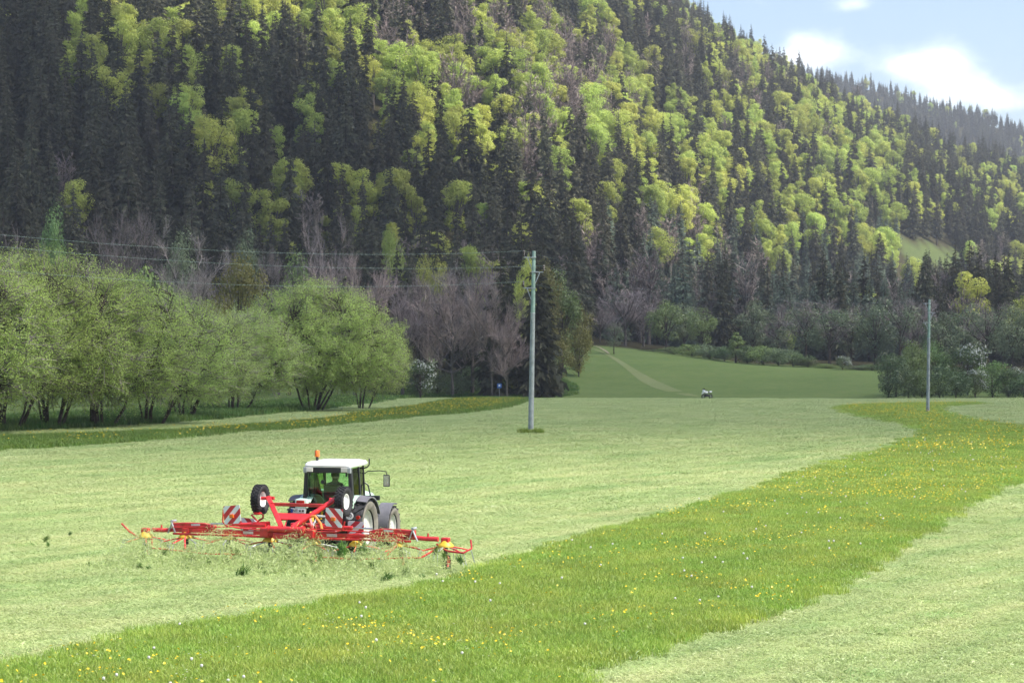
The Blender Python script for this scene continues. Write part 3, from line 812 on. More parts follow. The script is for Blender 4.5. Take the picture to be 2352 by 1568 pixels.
def mk_bare(rg, h, r, limbs=9, twigs=700, upright=.5, tw=.05):
    """leafless tree: trunk, limbs, branches and a haze of fine twigs"""
    tr = MB(); th_ = h * rg.uniform(.22, .34)
    tr.tube([(0, 0, -.6), (rg.normal(0, .1), rg.normal(0, .1), th_), (rg.normal(0, .3), rg.normal(0, .3), h * .9)], [h * .020, h * .015, h * .002], 7, False)
    A, B, W0, W1 = [], [], [], []
    ends = []
    for i in range(limbs):
        an = i * 2.4 + rg.uniform(-.4, .4); s = np.array([0, 0, th_ * rg.uniform(.6, 1.9)])
        L = r * rg.uniform(.75, 1.05); up = h * rg.uniform(.25, .62) * (1 if i % 3 else .5)
        tip = np.array([math.cos(an) * L, math.sin(an) * L, min(h * .96, s[2] + up)])
        mid = s + (tip - s) * .5 + np.array([0, 0, -.05 * h * upright]) + rg.normal(0, .15, 3)
        tr.tube([s, mid, tip], [h * .009, h * .006, h * .0015], 5, False)
        for j in range(11):
            u = rg.uniform(.25, 1); q0 = s + (mid - s) * (u * 2) if u < .5 else mid + (tip - mid) * (u * 2 - 1)
            d = unit(1, rg)[0] * .8 + np.array([math.cos(an) * .4, math.sin(an) * .4, .8]); d /= np.linalg.norm(d)
            e = q0 + d * r * rg.uniform(.25, .5)
            e[2] = min(e[2], h)
            A.append(q0); B.append(e); W0.append(tw * 2.0); W1.append(tw * .8); ends.append((q0, e))
    for j in range(20):
        s = np.array([0, 0, h * rg.uniform(.5, .9)]); d = unit(1, rg)[0] + np.array([0, 0, 1.1]); d /= np.linalg.norm(d)
        e = s + d * h * .13; A.append(s); B.append(e); W0.append(tw * 1.8); W1.append(tw * .7); ends.append((s, e))
    for j in range(twigs):
        q0, e = ends[rg.integers(len(ends))]; u = rg.uniform(.2, 1); s = q0 + (e - q0) * u
        d = (e - q0) / (np.linalg.norm(e - q0) + 1e-6) * .6 + unit(1, rg)[0] * .7 + np.array([0, 0, .35]); d /= np.linalg.norm(d)
        f = s + d * r * rg.uniform(.12, .28)
        A.append(s); B.append(f); W0.append(tw * .8); W1.append(tw * .35)
    return tr, strips(np.array(A), np.array(B), np.array(W0), np.array(W1), rg)

def mk_willow(rg, h, r, stems=6, clusters=230, per=95, leaf=.15, leanx=.25):
    """several leaning stems from one stool, a broad dome of feathery leafy sprays"""
    tr = MB(); nodes = []
    for i in range(stems):
        an = rg.uniform(0, 2 * math.pi); out_ = rg.uniform(.25, .6) * r
        b = np.array([math.cos(an) * rg.uniform(.2, .9), math.sin(an) * rg.uniform(.2, .6), -.3])
        lx = leanx * h * rg.uniform(.3, 1.2)
        m1 = b + np.array([math.cos(an) * out_ * .35 + lx * .4, math.sin(an) * out_ * .35, h * .28])
        m2 = b + np.array([math.cos(an) * out_ * .8 + lx * .8, math.sin(an) * out_ * .8, h * .52])
        tp = b + np.array([math.cos(an) * out_ * 1.1 + lx, math.sin(an) * out_ * 1.1, h * rg.uniform(.72, .86)])
        r0 = rg.uniform(.075, .15)
        tr.tube([b, (b + m1) / 2 + rg.normal(0, .12, 3), m1, m2, tp], [r0, r0 * .9, r0 * .75, r0 * .5, .03], 7, False)
        for a_, b_ in ((m1, m2), (m2, tp)):
            for u in np.linspace(0, 1, 7): nodes.append(a_ + (b_ - a_) * u)
    nodes = np.array(nodes)
    P, Nm, A, B, W0, W1 = [], [], [], [], [], []
    cx = leanx * h * .7
    for i in range(clusters):
        u = unit(1, rg)[0]; u[2] = abs(u[2]) if rg.uniform() < .62 else -abs(u[2]) * .5
        rad = rg.uniform(.45, 1.0) ** .6
        c = np.array([cx * .8 + u[0] * r * rad, u[1] * r * rad, h * .42 + u[2] * h * .54 * rad])
        if c[2] < h * .12: c[2] = h * rg.uniform(.12, .28)
        k = np.argmin(np.linalg.norm(nodes - c, axis=1) + np.maximum(nodes[:, 2] - c[2], 0) * .8)
        s = nodes[k]; mid = (s + c) / 2 + np.array([0, 0, .06 * np.linalg.norm(c - s)]) + rg.normal(0, .1, 3)
        tr.tube([s + rg.normal(0, .12, 3), mid, c], [.04, .026, .012], 4, False)
        d = (c - s) / (np.linalg.norm(c - s) + 1e-6)
        for j in range(7):
            dd = d * .7 + unit(1, rg)[0] * .75 + np.array([0, 0, .25]); dd /= np.linalg.norm(dd)
            L = rg.uniform(.7, 1.5); e = c + dd * L
            A.append(c - d * rg.uniform(0, .6)); B.append(e); W0.append(.05); W1.append(.015)
            m = per // 7
            tt = rg.uniform(.15, 1.05, m)[:, None]
            q = A[-1] + (e - A[-1]) * tt + rg.normal(0, .13, (m, 3))
            P.append(q); nn = unit(m, rg) * .8 + u * .9 + np.array([0, 0, .3]); Nm.append(nn / np.linalg.norm(nn, axis=1)[:, None])
    P, Nm = np.concatenate(P), np.concatenate(Nm)
    ok = P[:, 2] > .5
    return tr, leaf_quads(P[ok], Nm[ok], leaf, rg, .55), strips(np.array(A), np.array(B), np.array(W0), np.array(W1), rg)

rt = np.random.default_rng(23)
def one_mesh(name, tr, crown, barkm, crownm, extra=None):
    parts = [mbquads(tr) + (0,), crown + (1,)]
    if extra is not None: parts.append(extra + (1,))
    v, qd, mi = join(parts)
    return fast_mesh(name, v, qd, None, [barkm, crownm], qmi=mi)
def two_mesh(name, tr, crowns, barkm, mats):
    """trunk mesh and crown mesh of a nearer tree"""
    tv, tq = mbquads(tr)
    v, qd, mi = join([c + (i,) for i, c in enumerate(crowns)])
    return (fast_mesh('trunk', tv, tq, None, [barkm], smooth=True), fast_mesh('crown', v, qd, None, mats, qmi=mi))

# --- low-detail forms for the wooded slopes, unit: metres at nominal height
HILL = {'spruce': [], 'greyspruce': [], 'beech': [], 'bare': []}
for i in range(6):
    h = [29, 32, 26, 31, 27, 33][i]; r = [4.3, 4.8, 4.7, 3.7, 5.2, 4.2][i]
    tr, c, tip = mk_spruce(rt, h, r, 30, 9, 8, z0=[.10, .16, .08, .24, .12, .14][i], ragged=.36)
    HILL['spruce'].append((one_mesh('spruce_tree', tr, c, MT['bark'], MT['spruce'], tip), h, r))
for i in range(3):
    h = [23, 25, 21][i]; tr, c, tip = mk_spruce(rt, h, [4.0, 3.8, 4.2][i], 26, 9, 7, z0=.04, ragged=.2)
    HILL['greyspruce'].append((one_mesh('grey_spruce_tree', tr, c, MT['bark'], MT['spruceblue'], tip), h, 3.8))
for i in range(6):
    h = [23, 26, 20, 25, 27, 22][i]; r = [5.6, 5.0, 6.2, 4.1, 5.6, 4.6][i]
    tr, c, _ = mk_broad(rt, h, r, 6500, .52, lobes=30, base=[.15, .2, .12, .1, .2, .08][i], shell=.72)
    HILL['beech'].append((one_mesh('broadleaf_tree', tr, c, MT['barkgrey'], MT['beech']), h, r))
for i in range(3):
    h = [25, 27, 23][i]; tr, c = mk_bare(rt, h, [4.0, 3.4, 4.4][i], limbs=22, twigs=2000, tw=.14)
    HILL['bare'].append((one_mesh('bare_tree', tr, c, MT['barkgrey'], MT['twigred']), h, 4.0))

# --- where each kind grows (share of broadleaf, share of bare; read off the slope in 147 x 80 px cells)
BMAP = ["1657863344245500", "0543355565364400", "0343336477445410", "0112338457466540", "0023436445566643", "0122333333567645", "0000221222566523", "0000001100011233", "0000000100000112", "0000000000000001"]
NMAP = ["0000013722110110", "0000002453111110", "0000001353121110", "0000000131011000", "0100000110000000", "0110000100100000", "0011100111100000", "0001001122110011", "0011111221110111", "0011111221111111"]
def cell(mp_, px, py):
    c = int(min(max(px / 147, 0), 15)); r_ = int(min(max(py / 80, 0), 9)); return int(mp_[r_][c]) / 10
def shade_line(px):
    return np.interp(px, [-400, 0, 120, 170, 320, 600, 760, 850, 950, 1050, 1250, 1400, 1700, 2000, 2352, 2700], [-300, -200, -120, 110, 170, 150, 150, 210, 330, 480, 580, 620, 665, 680, 695, 700])

trees = []
def grow(d0, d1, spc, ulim, second=False):
    d = d0
    while d < d1:
        s = spc(d)
        us = np.arange(-ulim * d, ulim * d, s)
        for x in us:
            X = x + rng.uniform(-.45, .45) * s; Y = d + rng.uniform(-.45, .45) * s
            c = 1176 + F * X / Y
            if c < -700 or c > 2900: continue
            trees.append((X, Y, c))
        d += s
grow(432, 760, lambda d: 8.0, .42)
grow(760, 1680, lambda d: 8.5 + (d - 760) / 900 * 1.4, .42)
T = np.array(trees)
dfT = np.interp(T[:, 2], CC, DT); drT = np.interp(T[:, 2], CC, DR)
T = T[(T[:, 1] > dfT + np.where(T[:, 2] > 1345, 75, 14)) & (T[:, 1] < drT + 45)]
_py = 784 - F * (ground_z(T[:, 0], T[:, 1]) - CAMH) / T[:, 1]
T = T[~((T[:, 2] > 2060) & (T[:, 2] < 2215) & (_py > 545 + (T[:, 2] - 2060) * .22) & (_py < 668 + (T[:, 2] - 2060) * .3) & (T[:, 1] > 700))]
trees = []
def grow2():
    d = 1950
    while d < D2 + 40:
        for x in np.arange(.07 * d, .32 * d, 11.5):
            X = x + rng.uniform(-4, 4); Y = d + rng.uniform(-4, 4); trees.append((X, Y, 1176 + F * X / Y))
        d += 12.5
grow2()
T2 = np.array(trees)
rec = []
for (X, Y, c) in T:
    z = gz(X, Y); px, py = screen(X, Y, z + 14)
    if py < -260: continue
    nb = cell(BMAP, px, py); nn = cell(NMAP, px, py)
    cl = float(lowfreq(X, Y, .03, 3.0))
    nb2 = min(.9, max(0, nb * .95 + .45 * cl * (nb > .05)))
    u = rng.uniform()
    if u < nn * .9: kd = 'bare'
    elif u < nn * .9 + nb2: kd = 'beech'
    elif 1380 < px < 2120 and 490 < py < 780: kd = 'greyspruce' if rng.uniform() < .75 else 'spruce'
    else: kd = 'spruce'
    rec.append([X, Y, z, kd, px, py])
for (X, Y, c) in T2:
    z = gz(X, Y); px, py = screen(X, Y, z + 12)
    kd = 'beech' if rng.uniform() < .05 else 'spruce'
    rec.append([X, Y, z, kd, px, py])

# --- detailed forms for the trees along the meadow
NEAR = {}
def reg(key, tr, crowns, barkm, mats, h, r, extra=None):
    t, c = two_mesh(key, tr, crowns, barkm, mats)
    NEAR.setdefault(key, []).append((t, c, h, r, extra))
rn = np.random.default_rng(5)
for (h, r, st, cl) in ((11.5, 5.2, 7, 250), (11.5, 5.0, 6, 240), (11, 5.4, 8, 250)):
    tr, lf_, tw_ = mk_willow(rn, h, r, st, int(cl * 1.6), 168, .115, .18); reg('willow', tr, [lf_, tw_], MT['bark'], [MT['willow'], MT['twig']], h, r)
tr, lf_, tw_ = mk_willow(rn, 13, 8.2, 8, 860, 154, .15, .06); reg('bigwillow', tr, [lf_, tw_], MT['bark'], [MT['willow'], MT['twig']], 13, 8.2)
for key, m in (('green', 'green'), ('dark', 'dark'), ('greygreen', 'greygreen'), ('olive', 'olive'), ('lime', 'beech')):
    for j in range(2):
        tr, c, _ = mk_broad(rn, 14, 5, 5200, .34, lobes=24, base=.14, shell=.5); reg(key, tr, [c], MT['bark'], [MT[m]], 14, 5)
for key, m in (('bushgreen', 'green'), ('bushdark', 'dark'), ('busholive', 'olive'), ('bushgrey', 'greygreen')):
    for j in range(2):
        tr, c, _ = mk_broad(rn, 6, 3.6, 3600, .26, lobes=20, base=.0, shell=.45); reg(key, tr, [c], MT['bark'], [MT[m]], 6, 3.6)
tr, c, _ = mk_broad(rn, 12, 3.0, 3000, .32, lobes=18, base=.08, conic=.75); reg('conelime', tr, [c], MT['bark'], [MT['green']], 12, 3)
for j in range(3):
    tr, c = mk_bare(rn, 18, 6.5, 15, 3800, tw=.055); reg('bare', tr, [c], MT['barkgrey'], [MT['twig']], 18, 6.5)
for j in range(2):
    tr, c = mk_bare(rn, 15, 6.5, 16, 4000, tw=.06); reg('barered', tr, [c], MT['barkgrey'], [MT['twigred']], 15, 6.5)
for j in range(2):
    tr, c, tip = mk_spruce(rn, 24, 4.3, 32, 9, 10, z0=.05, ragged=.25); reg('spruce', tr, [c, tip], MT['bark'], [MT['spruce'], MT['spruce']], 24, 4.3)
# sparse young tree: haze of twigs and a few leaves
for j in range(2):
    tr, c = mk_bare(rn, 14, 4.5, 10, 1100, tw=.05); tr2, c2, _ = mk_broad(rn, 14, 4.6, 3000, .28, lobes=24, base=.12, shell=.3)
    reg('sparse', tr, [c, c2], MT['bark'], [MT['twig'], MT['greygreen']], 14, 4.5)
# white-blossomed bush: the blossom sits on the outer sprays
for j in range(2):
    tr, c, cs = mk_broad(rn, 6, 3.2, 3600, .24, lobes=18, base=.02, shell=.45)
    BP, BN = [], []
    for (p, rad) in cs:
        if p[0] + p[2] * .6 - p[1] * .4 < 2.0: continue
        u = unit(80, rn); u = u[(u[:, 2] > -.2)]; q = p + u * rad * 1.02 * np.array([1, 1, .8]); BP.append(q); BN.append(u)
    bq = leaf_quads(np.concatenate(BP), np.concatenate(BN), .21, rn, .8)
    reg('blossom', tr, [c], MT['bark'], [MT['dark']], 6, 3.2, fast_mesh('blossom', bq[0], bq[1], None, [MT['blossom']]))

NAMES = {'willow': 'willow_tree', 'bigwillow': 'willow_tree', 'green': 'broadleaf_tree', 'dark': 'broadleaf_tree', 'greygreen': 'broadleaf_tree', 'olive': 'broadleaf_tree', 'lime': 'broadleaf_tree',
         'bushgreen': 'bush', 'bushdark': 'bush', 'busholive': 'bush', 'bushgrey': 'bush', 'conelime': 'broadleaf_tree', 'bare': 'bare_tree', 'barered': 'bare_tree', 'spruce': 'spruce_tree', 'sparse': 'young_tree', 'blossom': 'flowering_bush'}
# (kind, column, row of the top, distance, radius, label)
ET = [
 ('willow', -85, 560, 122, 5.0, 'willow cut off by the left picture edge, bright young leaves'),
 ('willow', 20, 572, 129, 5.2, 'leftmost full willow with several leaning stems, highest of the near row'),
 ('willow', 125, 588, 133, 5.3, 'willow with dark leaning stems, second from the left picture edge'),
 ('willow', 235, 612, 137, 5.3, 'willow leaning to the right, third in the near row'),
 ('willow', 352, 672, 145, 5.0, 'willow with a forked, strongly slanting trunk at the end of the near row'),
 ('willow', 430, 700, 165, 5.0, 'smaller willow just beyond the end of the near row'),
 ('willow', 545, 700, 195, 5.4, 'willow between the near row and the large dome-shaped willow'),
 ('bigwillow', 718, 643, 207, 9.0, 'broadest willow, a dome of fresh leaves over low slanting stems'),
 ('willow', 836, 728, 222, 4.2, 'lower willow leaning out from the right flank of the dome-shaped willow'),
 ('blossom', 966, 820, 326, 3.2, 'small bush with white blossom beside the willows'),
 ('bare', 290, 498, 330, 6.0, 'leafless rounded tree rising behind the near willows on the left'),
 ('bare', 455, 518, 330, 7.2, 'leafless spreading tree behind the willows, left of the orange-tinged tree'),
 ('bare', 735, 500, 345, 4.2, 'slender leafless tree above the dome-shaped willow'),
 ('barered', 815, 598, 330, 6.4, 'reddish leafless tree right behind the dome-shaped willow'),
 ('bare', 640, 590, 345, 4.5, 'small leafless tree between the orange-tinged tree and the grey-green tree'),
 ('bushgreen', 340, 604, 250, 4.8, 'vivid green bush peeping over the near willows'),
 ('olive', 548, 592, 270, 4.4, 'orange-tinged budding tree behind the willows'),
 ('olive', 500, 640, 262, 3.2, 'lower olive-brown tree at the foot of the orange-tinged tree'),
 ('greygreen', 565, 514, 400, 3.6, 'grey-green round tree in front of the dark spruces'),
 ('greygreen', 415, 520, 405, 3.8, 'grey-green tree half hidden by the leafless spreading tree'),
 ('green', 665, 572, 345, 4.8, 'mid-green tree above the left flank of the dome-shaped willow'),
 ('green', 120, 470, 400, 3.6, 'green tree at the foot of the dark spruces on the far left'),
 ('sparse', 40, 530, 330, 4.5, 'thinly leaved tree over the leftmost willows'),
 ('lime', 905, 492, 460, 3.6, 'light green tree at the foot of the slope above the three spruces'),
 ('spruce', 872, 548, 366, 4.2, 'left one of the three dark spruces behind the bare trees'),
 ('spruce', 912, 566, 372, 3.8, 'middle one of the three dark spruces behind the bare trees'),
 ('spruce', 948, 572, 366, 3.8, 'right one of the three dark spruces behind the bare trees'),
 ('spruce', 1068, 600, 380, 3.2, 'dark spruce top between the bare trees'),
 ('spruce', 1150, 556, 338, 4.6, 'dark spruce left of the near power pole'),
 ('spruce', 1236, 566, 336, 5.4, 'tall dark spruce directly behind the near power pole'),
 ('spruce', 1268, 800, 350, 2.2, 'small dark spruce at the meadow corner right of the near power pole'),
 ('bare', 925, 640, 338, 5.0, 'dark leafless tree at the right flank of the willows'),
 ('bare', 965, 622, 342, 5.6, 'leafless tree behind the white-blossomed bush'),
 ('barered', 1040, 640, 336, 6.4, 'large grey-pink leafless tree with pale limbs'),
 ('bare', 1085, 622, 346, 6.2, 'tall leafless tree in the middle of the bare group'),
 ('barered', 1130, 668, 334, 4.8, 'pinkish leafless tree with a rounded outline behind the blue sign'),
 ('bare', 1010, 610, 360, 5.4, 'leafless tree at the back of the bare group'),
 ('barered', 1165, 730, 332, 3.6, 'low pinkish leafless tree right of the blue sign'),
 ('lime', 992, 560, 420, 4.4, 'yellow-green tree behind the bare group'),
 ('olive', 1246, 602, 392, 4.6, 'olive-brown tree right behind the tall dark spruce'),
 ('green', 1292, 612, 396, 4.8, 'tall green tree right of the near power pole'),
 ('olive', 1326, 678, 400, 4.0, 'olive-green tree at the end of the wood, above the track'),
 ('busholive', 1330, 745, 388, 3.4, 'low reddish-olive bush where the track leaves the wood'),
 ('busholive', 1290, 775, 380, 3.6, 'low brownish bush above the grassy bank'),
 ('lime', 1205, 555, 385, 2.6, 'light yellow-green tree top behind the near power pole'),
 # far side of the meadow, left to right
 ('bare', 1378, 690, 520, 5.0, 'purple-brown leafless tree at the left end of the far tree line'),
 ('bare', 1436, 662, 505, 7.2, 'large rounded leafless tree with a double trunk beyond the track'),
 ('bare', 1478, 672, 510, 6.0, 'leafless tree adjoining the large rounded one beyond the track'),
 ('sparse', 1410, 738, 440, 2.2, 'slim young tree standing alone on the far meadow'),
 ('green', 1530, 690, 486, 5.0, 'grey-green tree with a clear trunk beyond the far meadow'),
 ('greygreen', 1572, 692, 492, 4.6, 'grey-green tree right of the one with the clear trunk'),
 ('green', 1612, 704, 480, 4.2, 'green tree behind the small bright conical tree'),
 ('bare', 1640, 668, 520, 5.0, 'brown leafless tree behind the far hedge'),
 ('conelime', 1690, 752, 428, 3.0, 'small bright green conical tree in the far hedge'),
 ('greygreen', 1728, 686, 500, 5.0, 'grey-green tree right of the bright conical tree'),
 ('spruce', 1738, 690, 520, 3.4, 'spruce between the leafless trees of the far tree line'),
 ('sparse', 1790, 700, 480, 5.0, 'thinly leaved tree above the long far hedge'),
 ('lime', 1818, 738, 492, 1.6, 'small yellow-leaved tree in the far tree line'),
 ('sparse', 1850, 690, 455, 5.6, 'rounded thinly leaved tree left of the far white bush'),
 ('sparse', 1905, 692, 450, 6.0, 'large thinly leaved tree with crooked limbs behind the far white bush'),
 ('sparse', 1955, 700, 455, 4.8, 'thinly leaved tree right of the far white bush'),
 ('greygreen', 2010, 680, 450, 5.4, 'tall grey-green tree behind the thicket left of the far power pole'),
 ('sparse', 2068, 684, 445, 5.4, 'tall thinly leaved tree left of the far power pole'),
 ('bare', 2110, 690, 450, 4.6, 'leafless tree right behind the far power pole'),
 ('greygreen', 2165, 712, 430, 4.8, 'grey-green tree right of the far power pole'),
 ('greygreen', 2215, 690, 450, 4.8, 'grey-green tree over the white-blossomed thicket'),
 ('sparse', 2265, 700, 440, 5.4, 'thinly leaved tree near the right picture edge'),
 ('greygreen', 2325, 694, 430, 5.6, 'grey-green tree at the right picture edge'),
 ('sparse', 2390, 700, 430, 5.4, 'thinly leaved tree cut by the right picture edge'),
 ('blossom', 1935, 814, 405, 1.9, 'far small bush with white blossom under the leafless trees'),
 ('bushdark', 2040, 816, 332, 3.0, 'dark bush at the left corner of the thicket'),
 ('dark', 2058, 800, 338, 3.2, 'leafy tree rising at the left corner of the thicket'),
 ('bushdark', 2086, 830, 330, 3.4, 'dark bush in the thicket just left of the far power pole'),
 ('green', 2098, 782, 344, 3.2, 'leafy tree in the thicket just left of the far power pole'),
 ('bushgreen', 2118, 846, 328, 3.0, 'rounded green bush left of the far pole foot'),
 ('green', 2150, 778, 346, 3.4, 'leafy tree in the thicket right behind the far power pole'),
 ('bushdark', 2158, 834, 329, 3.6, 'dark bush right of the far pole foot'),
 ('bushdark', 2196, 838, 331, 3.4, 'dark bush below the white blossom of the thicket'),
 ('blossom', 2222, 782, 344, 4.6, 'tall white-blossomed bush in the thicket'),
 ('blossom', 2240, 842, 333, 2.6, 'lower white-blossomed bush at the front of the thicket'),
 ('bushgreen', 2280, 826, 336, 3.8, 'green bush right of the white-blossomed ones'),
 ('bushdark', 2316, 846, 332, 3.4, 'dark bush near the right end of the thicket'),
 ('bushdark', 2352, 850, 330, 3.4, 'dark bush cut by the right picture edge'),
 ('blossom', 2340, 838, 342, 2.4, 'white-speckled bush near the right picture edge'),
]
ET += [
 ('bushdark', 905, 838, 340, 3.4, 'dark bush between the willows and the white-blossomed bush'),
 ('bushdark', 1005, 842, 344, 3.2, 'dark bush under the grey-pink leafless tree'),
 ('bushgrey', 1045, 850, 340, 3.0, 'grey-green bush under the middle of the bare group'),
 ('bushdark', 1085, 838, 350, 3.6, 'dark bush left of the blue sign'),
 ('bushgrey', 1120, 858, 343, 2.4, 'low grey-green bush just left of the blue sign'),
 ('busholive', 1165, 850, 340, 2.8, 'brownish bush right of the blue sign'),
 ('bushgrey', 1240, 850, 345, 2.6, 'grey bush right of the near pole foot'),
 ('spruce', 1035, 690, 375, 4.6, 'dark low spruce hidden among the bare group'),
 ('spruce', 1095, 700, 372, 4.4, 'dark low spruce right behind the tall leafless tree'),
 ('bare', 905, 668, 352, 5.0, 'leafless tree wedged behind the right flank of the willows'),
 ('bare', 1120, 630, 362, 5.4, 'leafless tree left of the dark spruce at the near pole'),
 ('bare', 1185, 680, 350, 3.6, 'leafless tree between the two dark spruces at the near pole'),
]
hx = [(1462, 810, 472), (1500, 806, 462), (1548, 800, 452), (1590, 792, 444), (1630, 792, 438), (1664, 796, 434), (1716, 796, 428), (1752, 796, 424), (1788, 800, 422), (1822, 806, 418), (1856, 826, 416), (1900, 838, 412), (1970, 842, 408), (2004, 838, 406)]
for i, (px, ty, D) in enumerate(hx):
    ET.append((('bushgrey', 'bushdark', 'bushdark', 'bushgreen')[i % 4], px, ty - 4, D, 4.0, 'bush in the far hedge, %s of fourteen counted from the track' % ('first second third fourth fifth sixth seventh eighth ninth tenth eleventh twelfth thirteenth fourteenth'.split()[i])))
occl = []
GROUPS = {'willow_tree': 'willows along the meadow', 'bush': 'bushes at the meadow edge', 'bare_tree': 'leafless trees at the meadow edge', 'broadleaf_tree': 'leafy trees at the meadow edge', 'spruce_tree': 'spruces at the meadow edge', 'young_tree': 'thinly leaved trees at the meadow edge', 'flowering_bush': 'white-blossomed bushes'}
cnt = {}
for (kd, px, ty, D, rad, lab) in ET:
    var = NEAR[kd]; i = cnt.get(kd, 0); cnt[kd] = i + 1
    t, c, h0, r0, ex = var[i % len(var)]
    p = atD(px, D); H = CAMH + (784 - ty) / F * D - p.z
    rz = rng.uniform(0, 6.28)
    if kd in ('willow', 'bigwillow'): rz = rng.uniform(-.5, .5)
    if kd == 'blossom': rz = rng.uniform(-.4, .4)
    e = empty(NAMES[kd], p, rz); e.scale = (rad / r0, rad / r0, H / h0)
    tag(e, lab, {'bush': 'bush', 'flowering_bush': 'bush'}.get(NAMES[kd], 'tree'), GROUPS[NAMES[kd]])
    link('trunk', t, e); link('crown', c, e)
    if ex: link('blossom', ex, e)
    if kd not in ('bare', 'barered', 'sparse'): occl.append((px, ty, 784 - F * (p.z - CAMH) / D, rad * F / D * .8, D))

# --- hillside trees: what shows largest stands one by one, the rest of the wood is one mass
Z_ = 4
buf = np.zeros((1568 // Z_, 2352 // Z_), bool)
def cover(px, top, bot, half, cone):
    x0, x1 = int((px - half) / Z_), int((px + half) / Z_) + 1; y0, y1 = int(top / Z_), int(bot / Z_) + 1
    cx0, cx1, cy0, cy1 = max(x0, 0), min(x1, buf.shape[1]), max(y0, 0), min(y1, buf.shape[0])
    if cx0 >= cx1 or cy0 >= cy1: return 0
    yy, xx = np.mgrid[cy0:cy1, cx0:cx1]
    u = np.abs((xx + .5) * Z_ - px) / half; w = ((yy + .5) * Z_ - top) / max(bot - top, 1)
    m = (u < w * .95) if cone else (u * u + (2 * w - 1) ** 2 < 1)
    sub = buf[cy0:cy1, cx0:cx1]; n = int((m & ~sub).sum()); sub |= m
    return n
for (px, ty, by, half, D) in sorted(occl, key=lambda a: a[4]): cover(px, ty, by, half, False)
buf[int(905 / Z_):, :] = True
for (px, dep, kd) in ((1010, 690, 'spruce'),):      # the single tall spruce standing clear of the bare patch
    x_ = (px - 1176) / F * dep; rec[:] = [r_ for r_ in rec if not (abs(r_[4] - px) < 24 and dep - 42 < r_[1] < dep + 6)]
    me_, h0_, r0_ = HILL['spruce'][4]; zb = gz(x_, dep); hh = CAMH + (784 + 6) / F * dep - zb
    lone = link('spruce_tree', me_, None, (x_, dep, zb - .3)); lone.scale = (hh / h0_ * 1.0, hh / h0_ * 1.0, hh / h0_)
    tag(lone, 'tall lone dark spruce standing before the brownish bare trees at the top edge', 'tree', 'dark spruces on the slope')
rec.sort(key=lambda a: a[1])
vis = []
for i, (X, Y, z, kd, px, py) in enumerate(rec):
    if kd == 'bare': kk = HILL['bare']
    else: kk = HILL[kd]
    vi = int(rng.integers(len(kk))); me, h0, r0 = kk[vi]
    s = rng.uniform(.72, 1.08) if kd != 'beech' else rng.uniform(.65, 1.05)
    if Y > 1800: s *= .8
    if kd == 'greyspruce': s *= .95
    pxs, tops = screen(X, Y, z + h0 * s); _, bots = screen(X, Y, z)
    n = cover(pxs, tops, bots, r0 * s * F / Y, 'spruce' in kd)
    vis.append((n, i, vi, s, rng.uniform(.85, 1.2)))
COLN = [(110, 'the leftmost willow'), (240, 'the far-left green tree'), (380, 'the rounded bare tree'), (500, 'the spreading bare tree'), (620, 'the orange-tinged tree'), (790, 'the dome-shaped willow'), (960, 'the three spruces'), (1110, 'the bare group'), (1260, 'the near pole'), (1390, 'the track'), (1520, 'the double-trunked bare tree'), (1700, 'the motorcycle'), (1840, 'the long far hedge'), (1990, 'the far white bush'), (2150, 'the far pole'), (2270, 'the thicket'), (9999, 'the right picture edge')]
ROWN = [(60, 'at the top edge'), (150, 'very high'), (240, 'high'), (330, 'above mid-height'), (420, 'at mid-height'), (510, 'below mid-height'), (600, 'low'), (9999, 'lowest')]
def zone(px, py, Y):
    if Y > 1800: return 'on the distant ridge above ' + next(n for c, n in COLN if px < c)
    return '%s above %s' % (next(n for c, n in ROWN if py < c), next(n for c, n in COLN if px < c))
ORD = 'leftmost,second from left,third from left,fourth from left,fifth from left,sixth from left,seventh from left,eighth from left,ninth from left,tenth from left,eleventh from left,twelfth from left,thirteenth from left,fourteenth from left,fifteenth from left,sixteenth from left,seventeenth from left,eighteenth from left'.split(',')
KN = {'spruce': ('spruce_tree', 'dark spruce'), 'greyspruce': ('grey_spruce_tree', 'grey-green spruce'), 'beech': ('broadleaf_tree', 'fresh green broadleaf'), 'bare': ('bare_tree', 'brown leafless tree')}
chosen = set(); hill_cells = {}
for kd in KN:
    c = sorted([v for v in vis if rec[v[1]][3] == kd and v[0] >= 6], reverse=True)[:{'spruce': 265, 'greyspruce': 120, 'beech': 270, 'bare': 110}[kd]]
    for n, i, vi, s, w in c:
        chosen.add(i); X, Y, z, _, px, py = rec[i]
        me, h0, r0 = HILL[kd][vi]
        zz = zone(px, py, Y)
        hill_cells.setdefault((kd, zz), []).append((px, None))
        o = link(KN[kd][0], me, None, (X, Y, z - .3), (rng.normal(0, .02), rng.normal(0, .02), rng.uniform(0, 6.28)))
        o.scale = (s * w, s * w, s)
        hill_cells[(kd, zz)][-1] = (px, o)
for (kd, zz), lst in hill_cells.items():
    lst.sort(key=lambda a: a[0])
    for r_, (px, o) in enumerate(lst):
        od = '' if len(lst) == 1 else (', ' + (ORD[r_] if r_ < len(lst) - 1 else 'rightmost') if r_ < 18 else '')
        tag(o, '%s %s%s' % (KN[kd][1], zz, od), 'tree', '%s on the slope' % {'spruce': 'dark spruces', 'greyspruce': 'grey-green spruces', 'beech': 'fresh green broadleaf trees', 'bare': 'leafless trees'}[kd])
allp = []; start = {}
for kd in KN:
    start[kd] = len(allp); allp += [m for m, _, _ in HILL[kd]]
cfst = proto_collection('wood_tree', allp)
